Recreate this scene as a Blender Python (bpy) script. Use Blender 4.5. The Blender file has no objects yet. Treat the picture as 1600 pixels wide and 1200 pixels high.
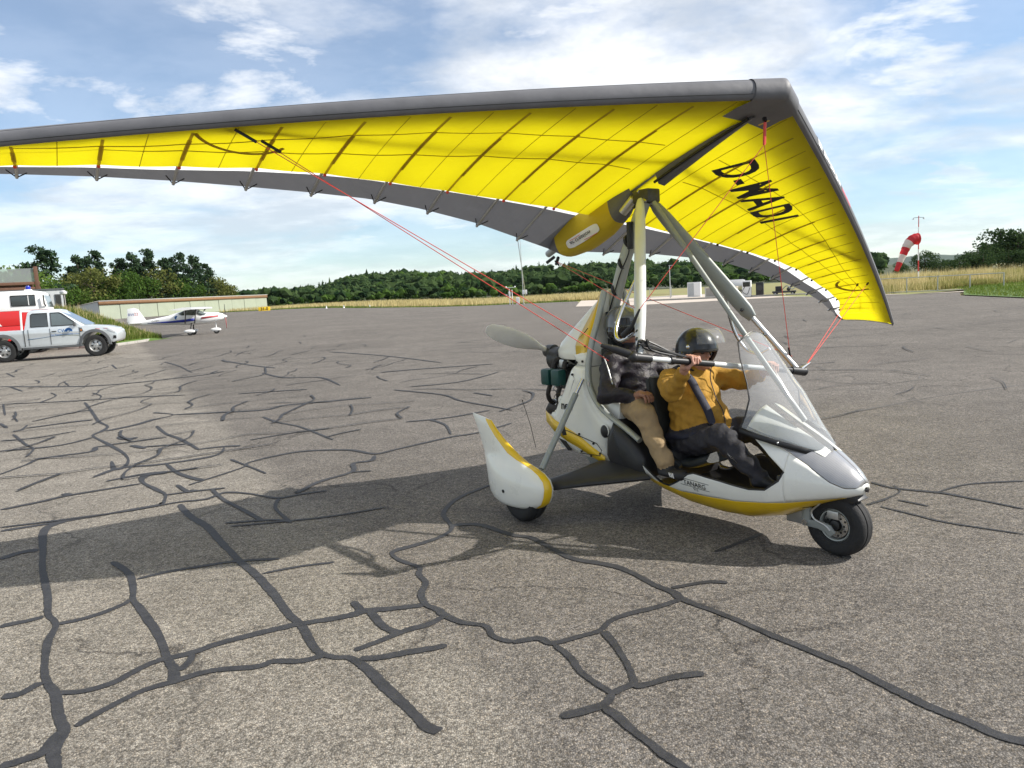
import bpy, bmesh, math, random
import numpy as np
from mathutils import Vector, Matrix
R_=math.radians
rng=random.Random(7); nr=np.random.RandomState(11)
SC=bpy.context.scene; COL=SC.collection
# ------------------------------------------------------------------ camera
cd=bpy.data.cameras.new('camera'); cam=bpy.data.objects.new('camera',cd); COL.objects.link(cam)
cd.sensor_width=36; cd.lens=26.55; cd.clip_start=.05; cd.clip_end=20000
_r=(0.998342,-0.007015,-0.057135); _u=(0.057564,0.121667,0.9909); _f=(0.0,0.992546,-0.121869)
cam.matrix_world=Matrix(((_r[0],_u[0],-_f[0],0),(_r[1],_u[1],-_f[1],0),(_r[2],_u[2],-_f[2],1.7),(0,0,0,1)))
SC.camera=cam
# ------------------------------------------------------------------ sky and sun
SUN_EL=R_(38.5); SUN_AZ=R_(-3.0)       # direction towards the sun, azimuth from +X
w=bpy.data.worlds.new('World'); SC.world=w; w.use_nodes=True
nt=w.node_tree; nt.nodes.clear(); L=nt.links.new
def N(t,tree=None,**k):
    n=(tree or nt).nodes.new(t)
    for a,b in k.items(): setattr(n,a,b)
    return n
out=N('ShaderNodeOutputWorld'); bg=N('ShaderNodeBackground'); bg.inputs[1].default_value=0.078
sky=N('ShaderNodeTexSky',sky_type='NISHITA',sun_disc=False,sun_elevation=SUN_EL,sun_rotation=R_(90)-SUN_AZ,altitude=350,air_density=1.0,dust_density=.3,ozone_density=2.0)
tc=N('ShaderNodeTexCoord'); sep=N('ShaderNodeSeparateXYZ'); L(tc.outputs['Generated'],sep.inputs[0])
zc=N('ShaderNodeMath',operation='MAXIMUM'); L(sep.outputs[2],zc.inputs[0]); zc.inputs[1].default_value=0.0
za=N('ShaderNodeMath',operation='ADD'); L(zc.outputs[0],za.inputs[0]); za.inputs[1].default_value=0.16
dx=N('ShaderNodeMath',operation='DIVIDE'); L(sep.outputs[0],dx.inputs[0]); L(za.outputs[0],dx.inputs[1])
dy=N('ShaderNodeMath',operation='DIVIDE'); L(sep.outputs[1],dy.inputs[0]); L(za.outputs[0],dy.inputs[1])
cmb=N('ShaderNodeCombineXYZ'); L(dx.outputs[0],cmb.inputs[0]); L(dy.outputs[0],cmb.inputs[1])
def cloud(scale,detail,lo,hi,off,sx=1.0,rough=.6,dist=.6):
    mp=N('ShaderNodeMapping'); L(cmb.outputs[0],mp.inputs[0]); mp.inputs['Location'].default_value=off; mp.inputs['Scale'].default_value=(sx,1,1)
    no=N('ShaderNodeTexNoise'); L(mp.outputs[0],no.inputs['Vector']); no.inputs['Scale'].default_value=scale; no.inputs['Detail'].default_value=detail; no.inputs['Roughness'].default_value=rough; no.inputs['Distortion'].default_value=dist
    rp=N('ShaderNodeMapRange'); rp.interpolation_type='SMOOTHSTEP'; L(no.outputs[0],rp.inputs[0]); rp.inputs[1].default_value=lo; rp.inputs[2].default_value=hi
    return rp.outputs[0]
c1=cloud(.75,10,.36,.60,(4.4,2.9,0),.9,.58,.15); c2=cloud(2.4,9,.47,.66,(1.3,7.7,2),.8,.6,.2); c3=cloud(1.9,9,.36,.62,(8.3,2.2,5),.9,.62,.2)
mx=N('ShaderNodeMath',operation='MULTIPLY'); L(c2,mx.inputs[0]); mx.inputs[1].default_value=.8
ad=N('ShaderNodeMath',operation='MAXIMUM'); L(c1,ad.inputs[0]); L(mx.outputs[0],ad.inputs[1])
mu=N('ShaderNodeMath',operation='MULTIPLY'); L(ad.outputs[0],mu.inputs[0]); mu.inputs[1].default_value=.95
hzf=N('ShaderNodeMapRange'); hzf.interpolation_type='SMOOTHSTEP'; L(sep.outputs[2],hzf.inputs[0]); hzf.inputs[1].default_value=.0; hzf.inputs[2].default_value=.22; hzf.inputs[3].default_value=.5; hzf.inputs[4].default_value=1.0
muh=N('ShaderNodeMath',operation='MULTIPLY'); L(mu.outputs[0],muh.inputs[0]); L(hzf.outputs[0],muh.inputs[1])
cc=N('ShaderNodeMix',data_type='RGBA'); cc.inputs['A'].default_value=(7.0,7.4,7.9,1); cc.inputs['B'].default_value=(10.8,10.9,11.0,1); L(c3,cc.inputs['Factor'])
mixc=N('ShaderNodeMix',data_type='RGBA'); vl=N('ShaderNodeMath',operation='MAXIMUM'); L(muh.outputs[0],vl.inputs[0]); vl.inputs[1].default_value=.20; L(vl.outputs[0],mixc.inputs['Factor']); gn=N('ShaderNodeMix',data_type='RGBA',blend_type='MULTIPLY'); gn.inputs['Factor'].default_value=1; gn.inputs['B'].default_value=(1.14,1.27,1.36,1); L(sky.outputs[0],gn.inputs['A']); L(gn.outputs['Result'],mixc.inputs['A']); L(cc.outputs['Result'],mixc.inputs['B'])
L(mixc.outputs['Result'],bg.inputs[0]); L(bg.outputs[0],out.inputs[0])
sl=bpy.data.lights.new('sun','SUN'); sl.energy=5.0; sl.angle=R_(.6); sl.color=(1,.95,.87)
so=bpy.data.objects.new('sun',sl); COL.objects.link(so)
sv=Vector((math.cos(SUN_EL)*math.cos(SUN_AZ),math.cos(SUN_EL)*math.sin(SUN_AZ),math.sin(SUN_EL)))
so.rotation_euler=sv.to_track_quat('Z','Y').to_euler()
SC.view_settings.view_transform='Standard'; SC.view_settings.look='None'; SC.view_settings.exposure=0.54; SC.view_settings.gamma=1
SC.render.engine='CYCLES'; SC.cycles.use_denoising=True; SC.cycles.max_bounces=10; SC.cycles.transmission_bounces=8; SC.cycles.transparent_max_bounces=12
# ------------------------------------------------------------------ materials
MATS={}
def mat(name,col,rough=.5,metal=0,var=0,vscale=8,bump=0,bscale=60,coat=0,spec=.5,trans=None,alpha=None,ior=1.45,col2=None,detail=6):
    if name in MATS: return MATS[name]
    m=bpy.data.materials.new(name); m.use_nodes=True; t=m.node_tree; b=t.nodes['Principled BSDF']; lk=t.links.new
    b.inputs['Base Color'].default_value=(*col,1); b.inputs['Roughness'].default_value=rough; b.inputs['Metallic'].default_value=metal
    b.inputs['Coat Weight'].default_value=coat; b.inputs['Coat Roughness'].default_value=.06; b.inputs['Specular IOR Level'].default_value=spec; b.inputs['IOR'].default_value=ior
    if trans: b.inputs['Transmission Weight'].default_value=trans
    if alpha is not None: b.inputs['Alpha'].default_value=alpha
    tcn=t.nodes.new('ShaderNodeTexCoord')
    if var or col2:
        no=t.nodes.new('ShaderNodeTexNoise'); no.inputs['Scale'].default_value=vscale; no.inputs['Detail'].default_value=detail; no.inputs['Roughness'].default_value=.65
        lk(tcn.outputs['Object'],no.inputs['Vector'])
        mr=t.nodes.new('ShaderNodeMapRange'); mr.inputs[1].default_value=.32; mr.inputs[2].default_value=.68; lk(no.outputs[0],mr.inputs[0])
        mi=t.nodes.new('ShaderNodeMix'); mi.data_type='RGBA'; lk(mr.outputs[0],mi.inputs['Factor'])
        a=[c*(1-var) for c in col]; c2_=col2 or [min(1,c*(1+var*.6)) for c in col]
        mi.inputs['A'].default_value=(*a,1); mi.inputs['B'].default_value=(*c2_,1); lk(mi.outputs['Result'],b.inputs['Base Color'])
        r2=t.nodes.new('ShaderNodeMapRange'); r2.inputs[3].default_value=max(0,rough-.08); r2.inputs[4].default_value=min(1,rough+.1); lk(no.outputs[0],r2.inputs[0]); lk(r2.outputs[0],b.inputs['Roughness'])
    if bump:
        n2=t.nodes.new('ShaderNodeTexNoise'); n2.inputs['Scale'].default_value=bscale; n2.inputs['Detail'].default_value=4; lk(tcn.outputs['Object'],n2.inputs['Vector'])
        bp=t.nodes.new('ShaderNodeBump'); bp.inputs['Strength'].default_value=bump; bp.inputs['Distance'].default_value=.02; lk(n2.outputs[0],bp.inputs['Height']); lk(bp.outputs[0],b.inputs['Normal'])
    MATS[name]=m; return m
def cloth(name,col,tcol,tr=.6,var=.06,weave=0):
    m=bpy.data.materials.new(name); m.use_nodes=True; t=m.node_tree; lk=t.links.new; t.nodes.clear()
    o=t.nodes.new('ShaderNodeOutputMaterial'); d=t.nodes.new('ShaderNodeBsdfDiffuse'); tl=t.nodes.new('ShaderNodeBsdfTranslucent'); mi=t.nodes.new('ShaderNodeMixShader'); gl=t.nodes.new('ShaderNodeBsdfGlossy'); m2=t.nodes.new('ShaderNodeMixShader')
    tcn=t.nodes.new('ShaderNodeTexCoord'); no=t.nodes.new('ShaderNodeTexNoise'); no.inputs['Scale'].default_value=2.2; no.inputs['Detail'].default_value=9; lk(tcn.outputs['Object'],no.inputs['Vector'])
    for node,c in ((d,col),(tl,tcol)):
        x=t.nodes.new('ShaderNodeMix'); x.data_type='RGBA'; x.inputs['A'].default_value=(*[v*(1-var) for v in c],1); x.inputs['B'].default_value=(*[min(1,v*(1+var)) for v in c],1); lk(no.outputs[0],x.inputs['Factor']); lk(x.outputs['Result'],node.inputs[0])
    n2=t.nodes.new('ShaderNodeTexNoise'); n2.inputs['Scale'].default_value=5; n2.inputs['Detail'].default_value=3; lk(tcn.outputs['Object'],n2.inputs['Vector'])
    bp=t.nodes.new('ShaderNodeBump'); bp.inputs['Strength'].default_value=.5; bp.inputs['Distance'].default_value=.03; lk(n2.outputs[0],bp.inputs['Height'])
    for nd in (d,tl,gl): lk(bp.outputs[0],nd.inputs['Normal'])
    gl.inputs['Roughness'].default_value=.45; mi.inputs[0].default_value=tr; lk(d.outputs[0],mi.inputs[1]); lk(tl.outputs[0],mi.inputs[2]); m2.inputs[0].default_value=.03; lk(mi.outputs[0],m2.inputs[1]); lk(gl.outputs[0],m2.inputs[2]); lk(m2.outputs[0],o.inputs[0])
    MATS[name]=m; return m
def carbon():
    m=mat('carbon_fibre',(.16,.16,.17),.28,.0,coat=1.0); t=m.node_tree; b=t.nodes['Principled BSDF']; lk=t.links.new
    tcn=t.nodes.new('ShaderNodeTexCoord'); ck=t.nodes.new('ShaderNodeTexWave'); ck.wave_type='BANDS'; ck.bands_direction='DIAGONAL'; ck.inputs['Scale'].default_value=55; lk(tcn.outputs['Object'],ck.inputs['Vector'])
    mi=t.nodes.new('ShaderNodeMix'); mi.data_type='RGBA'; mi.inputs['A'].default_value=(.20,.20,.21,1); mi.inputs['B'].default_value=(.40,.40,.41,1); lk(ck.outputs[0],mi.inputs['Factor']); lk(mi.outputs['Result'],b.inputs['Base Color']); b.inputs['Metallic'].default_value=.25
    return m
# ------------------------------------------------------------------ mesh helpers
def sub(a,b): return (a[0]-b[0],a[1]-b[1],a[2]-b[2])
class MB:
    def __init__(s): s.V=[]; s.F=[]; s.I=[]
    def add(s,V,F,mi=0):
        o=len(s.V); s.V+= [tuple(map(float,v)) for v in V]; s.F+=[tuple(i+o for i in f) for f in F]; s.I+=[mi]*len(F); return s
    def box(s,c,d,rot=None,mi=0,taper=1.0):
        x,y,z=[v/2 for v in d]; P=[(-x,-y,-z),(x,-y,-z),(x,y,-z),(-x,y,-z)]+[(a*taper,b*taper,z) for a,b in ((-x,-y),(x,-y),(x,y),(-x,y))]
        P=[Vector(p) for p in P]
        if rot is not None:
            Mx=rot if isinstance(rot,Matrix) else Matrix.Rotation(rot,3,'Z'); P=[Mx@p for p in P]
        return s.add([(p.x+c[0],p.y+c[1],p.z+c[2]) for p in P],[(0,3,2,1),(4,5,6,7),(0,1,5,4),(1,2,6,5),(2,3,7,6),(3,0,4,7)],mi)
    def tube(s,path,r,n=10,caps=True,mi=0,ell=None,up=None):
        P=[Vector(p) for p in path]; k=len(P); rs=r if isinstance(r,(list,tuple)) else [r]*k
        ref=None; rings=[]
        for i in range(k):
            t=(P[min(i+1,k-1)]-P[max(i-1,0)]).normalized()
            if ref is None:
                g=Vector(up) if up else (Vector((0,0,1)) if abs(t.z)<.9 else Vector((1,0,0)))
            else: g=ref
            u=(g-t*g.dot(t)).normalized(); ref=u; v=t.cross(u)
            e=ell or 1.0
            rings.append([tuple(P[i]+u*(rs[i]*e*math.cos(a))+v*(rs[i]*math.sin(a))) for a in [2*math.pi*j/n for j in range(n)]])
        return s.loft(rings,caps=caps,mi=mi)
    def loft(s,rings,closed=True,caps=True,mi=0,flip=False):
        n=len(rings[0]); V=[p for r in rings for p in r]; F=[]
        for i in range(len(rings)-1):
            for j in range(n if closed else n-1):
                a=i*n+j; b=i*n+(j+1)%n; F.append((a,b,b+n,a+n))
        if caps and closed: F.append(tuple(range(n))[::-1]); F.append(tuple((len(rings)-1)*n+j for j in range(n)))
        if flip: F=[f[::-1] for f in F]
        return s.add(V,F,mi)
    def lathe(s,prof,c,axis='Y',n=28,mi=0,caps=True):
        rings=[]
        for r,h in prof:
            ring=[]
            for j in range(n):
                a=2*math.pi*j/n; p=(r*math.cos(a),r*math.sin(a))
                q={'Y':(p[0],h,p[1]),'X':(h,p[0],p[1]),'Z':(p[0],p[1],h)}[axis]
                ring.append((q[0]+c[0],q[1]+c[1],q[2]+c[2]))
            rings.append(ring)
        return s.loft(rings,mi=mi,caps=caps)
    def prism(s,poly,fn,d0,d1,mi=0):
        n=len(poly); V=[fn(a,b,d0) for a,b in poly]+[fn(a,b,d1) for a,b in poly]
        return s.add(V,[tuple(range(n))[::-1],tuple(range(n,2*n))]+[(i,(i+1)%n,n+(i+1)%n,n+i) for i in range(n)],mi)
    def pillow(s,poly,fn,levels,mi=0):
        """levels: list of (inset,depth); closed front cap; poly ccw or cw"""
        P=[Vector((a,b)) for a,b in poly]; n=len(P); A=sum(P[i].x*P[(i+1)%n].y-P[(i+1)%n].x*P[i].y for i in range(n)); sg=1 if A>0 else -1
        nrm=[]
        for i in range(n):
            e1=(P[i]-P[i-1]).normalized(); e2=(P[(i+1)%n]-P[i]).normalized(); n1=Vector((-e1.y,e1.x))*sg; n2=Vector((-e2.y,e2.x))*sg
            m=(n1+n2); m=m.normalized() if m.length>1e-6 else n1; nrm.append(m/max(.45,m.dot(n1)))
        rings=[[fn(p.x+q.x*ins,p.y+q.y*ins,d) for p,q in zip(P,nrm)] for ins,d in levels]
        V=[p for r in rings for p in r]; F=[]
        for i in range(len(rings)-1):
            for j in range(n): F.append((i*n+j,i*n+(j+1)%n,(i+1)*n+(j+1)%n,(i+1)*n+j))
        F.append(tuple((len(rings)-1)*n+j for j in range(n)))
        return s.add(V,F,mi)
    def ball(s,c,r,nu=14,nv=9,mi=0):
        r=r if isinstance(r,(tuple,list)) else (r,r,r); rings=[]
        for i in range(nv+1):
            t=math.pi*i/nv; t=min(max(t,.02),math.pi-.02)
            rings.append([(c[0]+r[0]*math.sin(t)*math.cos(2*math.pi*j/nu),c[1]+r[1]*math.sin(t)*math.sin(2*math.pi*j/nu),c[2]-r[2]*math.cos(t)) for j in range(nu)])
        return s.loft(rings,mi=mi)
    def build(s,name,m,parent=None,smooth=True,bevel=0,kind=None,label=None,fix=True,angle=38,thick=0):
        me=bpy.data.meshes.new(name); me.from_pydata(s.V,[],s.F)
        ms=m if isinstance(m,(list,tuple)) else [m]
        for q in ms: me.materials.append(MATS[q] if isinstance(q,str) else q)
        me.polygons.foreach_set('material_index',s.I)
        if fix:
            bm=bmesh.new(); bm.from_mesh(me); bmesh.ops.recalc_face_normals(bm,faces=bm.faces[:])
            if bevel: bmesh.ops.bevel(bm,geom=[e for e in bm.edges if len(e.link_faces)==2 and e.calc_face_angle(0)>.6],offset=bevel,segments=2,affect='EDGES',profile=.6)
            bm.to_mesh(me); bm.free()
        o=bpy.data.objects.new(name,me); COL.objects.link(o)
        if smooth:
            me.polygons.foreach_set('use_smooth',[True]*len(me.polygons))
            try: me.set_sharp_from_angle(angle=R_(angle))
            except Exception: pass
        if thick:
            md=o.modifiers.new('solid','SOLIDIFY'); md.thickness=thick; md.offset=0
        if parent is not None: o.parent=parent
        if kind: o['kind']=kind
        if label: o['label']=label
        return o
def thing(name,label,cat,loc=(0,0,0),rz=0,group=None):
    o=bpy.data.objects.new(name,None); COL.objects.link(o); o.location=loc; o.rotation_euler=(0,0,rz); o.empty_display_size=.2
    o['label']=label; o['category']=cat
    if group: o['group']=group
    return o
def tag(o,label,cat,group=None):
    o['label']=label; o['category']=cat
    if group: o['group']=group
    return o
def struct(o): o['kind']='structure'; return o
def grp(t,parent,ch): ch.parent=parent; return ch
def smoothstep(a,b,x):
    t=min(1,max(0,(x-a)/(b-a))); return t*t*(3-2*t)
def spline(P,k=6):
    P=[Vector(p) for p in P]; out=[]
    for i in range(len(P)-1):
        p0=P[max(i-1,0)];p1=P[i];p2=P[i+1];p3=P[min(i+2,len(P)-1)]
        for j in range(k):
            t=j/k; out.append(tuple(.5*((2*p1)+(p2-p0)*t+(2*p0-5*p1+4*p2-p3)*t*t+(3*p1-p0-3*p2+p3)*t**3)))
    out.append(tuple(P[-1])); return out
def text_mesh(txt,size=1,shear=0,bold=0,space=1.0):
    cu=bpy.data.curves.new('tmp_text','FONT'); cu.body=txt; cu.size=size; cu.shear=shear; cu.offset=bold; cu.space_character=space; cu.align_x='CENTER'; cu.align_y='CENTER'; cu.resolution_u=4
    o=bpy.data.objects.new('tmp_text',cu); COL.objects.link(o); dg=bpy.context.evaluated_depsgraph_get(); me=bpy.data.meshes.new_from_object(o.evaluated_get(dg))
    V=[(v.co.x,v.co.y) for v in me.vertices]; F=[tuple(p.vertices) for p in me.polygons]
    bpy.data.objects.remove(o); bpy.data.curves.remove(cu); bpy.data.meshes.remove(me); return V,F
def text_on(txt,fn,mat_,parent,name='lettering',size=1,**k):
    V,F=text_mesh(txt,size,**k); b=MB(); b.add([fn(x,y) for x,y in V],F); return b.build(name,mat_,parent,smooth=False,fix=False)
# ------------------------------------------------------------------ smooth distance-field bodies
def sdf_mesh(prims,h,k=.03,disp=None):
    """prims: ('cone',a,ra,b,rb,mi[,k]) | ('ell',c,(rx,ry,rz),mi[,k]) ; returns verts, quads, material index"""
    lo=np.full(3,1e9); hi=-lo
    for p in prims:
        if p[0]=='cone':
            for c,r in ((p[1],p[2]),(p[3],p[4])): lo=np.minimum(lo,np.array(c)-r); hi=np.maximum(hi,np.array(c)+r)
        else: lo=np.minimum(lo,np.array(p[1])-max(p[2])); hi=np.maximum(hi,np.array(p[1])+max(p[2]))
    lo-=3*h; hi+=3*h; n=np.ceil((hi-lo)/h).astype(int)+1
    ax=[lo[i]+h*np.arange(n[i]) for i in range(3)]
    X,Y,Z=np.meshgrid(*ax,indexing='ij')
    def dist(p,X,Y,Z):
        if p[0]=='cone':
            a=np.array(p[1],float); b=np.array(p[3],float); ab=b-a; t=((X-a[0])*ab[0]+(Y-a[1])*ab[1]+(Z-a[2])*ab[2])/max(1e-9,ab@ab); t=np.clip(t,0,1)
            return np.sqrt((X-a[0]-t*ab[0])**2+(Y-a[1]-t*ab[1])**2+(Z-a[2]-t*ab[2])**2)-(p[2]+(p[4]-p[2])*t)
        c,r=p[1],p[2]; q=np.sqrt(((X-c[0])/r[0])**2+((Y-c[1])/r[1])**2+((Z-c[2])/r[2])**2); return (q-1)*min(r)
    D=None
    for p in prims:
        d=dist(p,X,Y,Z); kk=p[-1] if ((p[0]=='cone' and len(p)==7) or (p[0]=='ell' and len(p)==5)) else k
        if D is None: D=d
        else:
            q=np.clip(.5+.5*(D-d)/kk,0,1); D=D*(1-q)+d*q-kk*q*(1-q)
    if disp is not None: D=D+disp(X,Y,Z)
    s=D<0; c8=[D[i:n[0]-1+i,j:n[1]-1+j,l:n[2]-1+l] for i in (0,1) for j in (0,1) for l in (0,1)]
    cnt=sum((q<0).astype(int) for q in c8); act=(cnt>0)&(cnt<8)
    acc=np.zeros(act.shape+(3,)); num=np.zeros(act.shape)
    offs=[(i,j,l) for i in (0,1) for j in (0,1) for l in (0,1)]
    for a in range(8):
        for b in range(a+1,8):
            df=np.abs(np.array(offs[a])-np.array(offs[b]))
            if df.sum()!=1: continue
            da,db=c8[a],c8[b]; m=(da<0)!=(db<0)
            t=np.where(m,da/np.where(m,da-db,1),0)
            for ax_ in range(3): acc[...,ax_]+=np.where(m,offs[a][ax_]+t*(offs[b][ax_]-offs[a][ax_]),0)
            num+=m
    idx=-np.ones(act.shape,int); I=np.argwhere(act); idx[act]=np.arange(len(I))
    V=lo+h*(I+acc[act]/num[act][:,None]); F=[]
    for axis in range(3):
        sl0=[slice(1,-1)]*3; sl0[axis]=slice(0,-1); sl1=[slice(1,-1)]*3; sl1[axis]=slice(1,None)
        m=s[tuple(sl0)]!=s[tuple(sl1)]; E=np.argwhere(m)+np.array([0 if q==axis else 1 for q in range(3)])
        inside=s[E[:,0],E[:,1],E[:,2]]; o1,o2=[q for q in range(3) if q!=axis]
        def cell(a,b):
            e=E.copy(); e[:,o1]-=a; e[:,o2]-=b; return idx[e[:,0],e[:,1],e[:,2]]
        Q=np.stack([cell(1,1),cell(0,1),cell(0,0),cell(1,0)],1)
        if axis==1: Q=Q[:,::-1]
        Q=np.where(inside[:,None],Q,Q[:,::-1]); F.append(Q)
    F=np.concatenate(F); ctr=V[F].mean(1); best=None
    for p in prims:
        d=dist(p,ctr[:,0],ctr[:,1],ctr[:,2]); mi=p[5] if p[0]=='cone' else p[3]
        if best is None: best=d; MI=np.full(len(d),mi)
        else: u=d<best; best=np.where(u,d,best); MI=np.where(u,mi,MI)
    return V,F,MI
def sdf_obj(name,prims,h,mats,parent=None,k=.03,disp=None):
    V,F,MI=sdf_mesh(prims,h,k,disp); b=MB(); b.V=[tuple(v) for v in V.tolist()]; b.F=[tuple(f) for f in F.tolist()]; b.I=MI.astype(int).tolist()
    return b.build(name,mats,parent,angle=180,fix=False)
# ------------------------------------------------------------------ base materials
cloth('sail_yellow',(.72,.55,.014),(.94,.77,.008),.74,.16); cloth('sail_white',(.78,.78,.76),(.96,.96,.94),.80,.03); cloth('sail_grey',(.17,.17,.18),(.16,.16,.17),.35,.10)
mat('gel_white',(.74,.74,.69),.28,0,var=.05,vscale=3,coat=.6); mat('gel_yellow',(.72,.47,.012),.3,0,var=.06,vscale=4,coat=.5); carbon()
mat('black_plastic',(.018,.018,.02),.42,var=.2,vscale=20); mat('rubber',(.02,.02,.021),.78,var=.3,vscale=30,bump=.2,bscale=120); mat('black_gloss',(.012,.012,.014),.18,coat=.8)
mat('alu',(.55,.55,.54),.38,.85,var=.08,vscale=15); mat('alu_paint',(.36,.38,.36),.4,.2,var=.05,vscale=10); mat('tube_white',(.60,.62,.62),.34,.1,var=.05,vscale=9); mat('steel',(.62,.62,.62),.22,1.0,var=.1,vscale=25); mat('dark_metal',(.07,.07,.07),.45,.6,var=.25,vscale=30)
mat('grey_strut',(.27,.29,.28),.42,.2,var=.05); mat('le_grey',(.125,.125,.135),.55,var=.16,vscale=4,bump=.22,bscale=9)
mat('cable_red',(.62,.06,.05),.5); mat('seat_foam',(.028,.032,.033),.62,var=.15,vscale=20,bump=.15,bscale=80); mat('red_paint',(.55,.02,.02),.35,coat=.4); mat('white_paint',(.78,.78,.77),.4,var=.03); mat('ink',(.012,.012,.012),.6)
cloth('batten_pocket_shade',(.44,.33,.03),(.55,.42,.02),.55,.1); mat('prop_grey',(.80,.78,.74),.42,var=.08,vscale=6); mat('green_cover',(.008,.055,.05),.35,var=.1); mat('exhaust',(.05,.045,.042),.6,.5,var=.4,vscale=18)  # batten brown: pocket cloth with shadow through the fabric put into its colour
def glassmat(name,col,rough,tint):
    m=bpy.data.materials.new(name); m.use_nodes=True; t=m.node_tree; t.nodes.clear(); lk=t.links.new
    o=t.nodes.new('ShaderNodeOutputMaterial'); tr=t.nodes.new('ShaderNodeBsdfTransparent'); gl=t.nodes.new('ShaderNodeBsdfGlossy'); fr=t.nodes.new('ShaderNodeFresnel'); mi=t.nodes.new('ShaderNodeMixShader'); df=t.nodes.new('ShaderNodeBsdfDiffuse'); m2=t.nodes.new('ShaderNodeMixShader')
    tr.inputs[0].default_value=(*col,1); gl.inputs['Roughness'].default_value=rough; fr.inputs[0].default_value=1.5; df.inputs[0].default_value=(.8,.82,.84,1); m2.inputs[0].default_value=tint
    lk(fr.outputs[0],mi.inputs[0]); lk(tr.outputs[0],mi.inputs[1]); lk(gl.outputs[0],mi.inputs[2]); lk(mi.outputs[0],m2.inputs[1]); lk(df.outputs[0],m2.inputs[2]); lk(m2.outputs[0],o.inputs[0]); MATS[name]=m
glassmat('clear_screen',(.93,.95,.96),.04,.20); glassmat('visor_clear',(.86,.87,.85),.05,.10); glassmat('car_glass',(.42,.46,.46),.03,.03)
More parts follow.
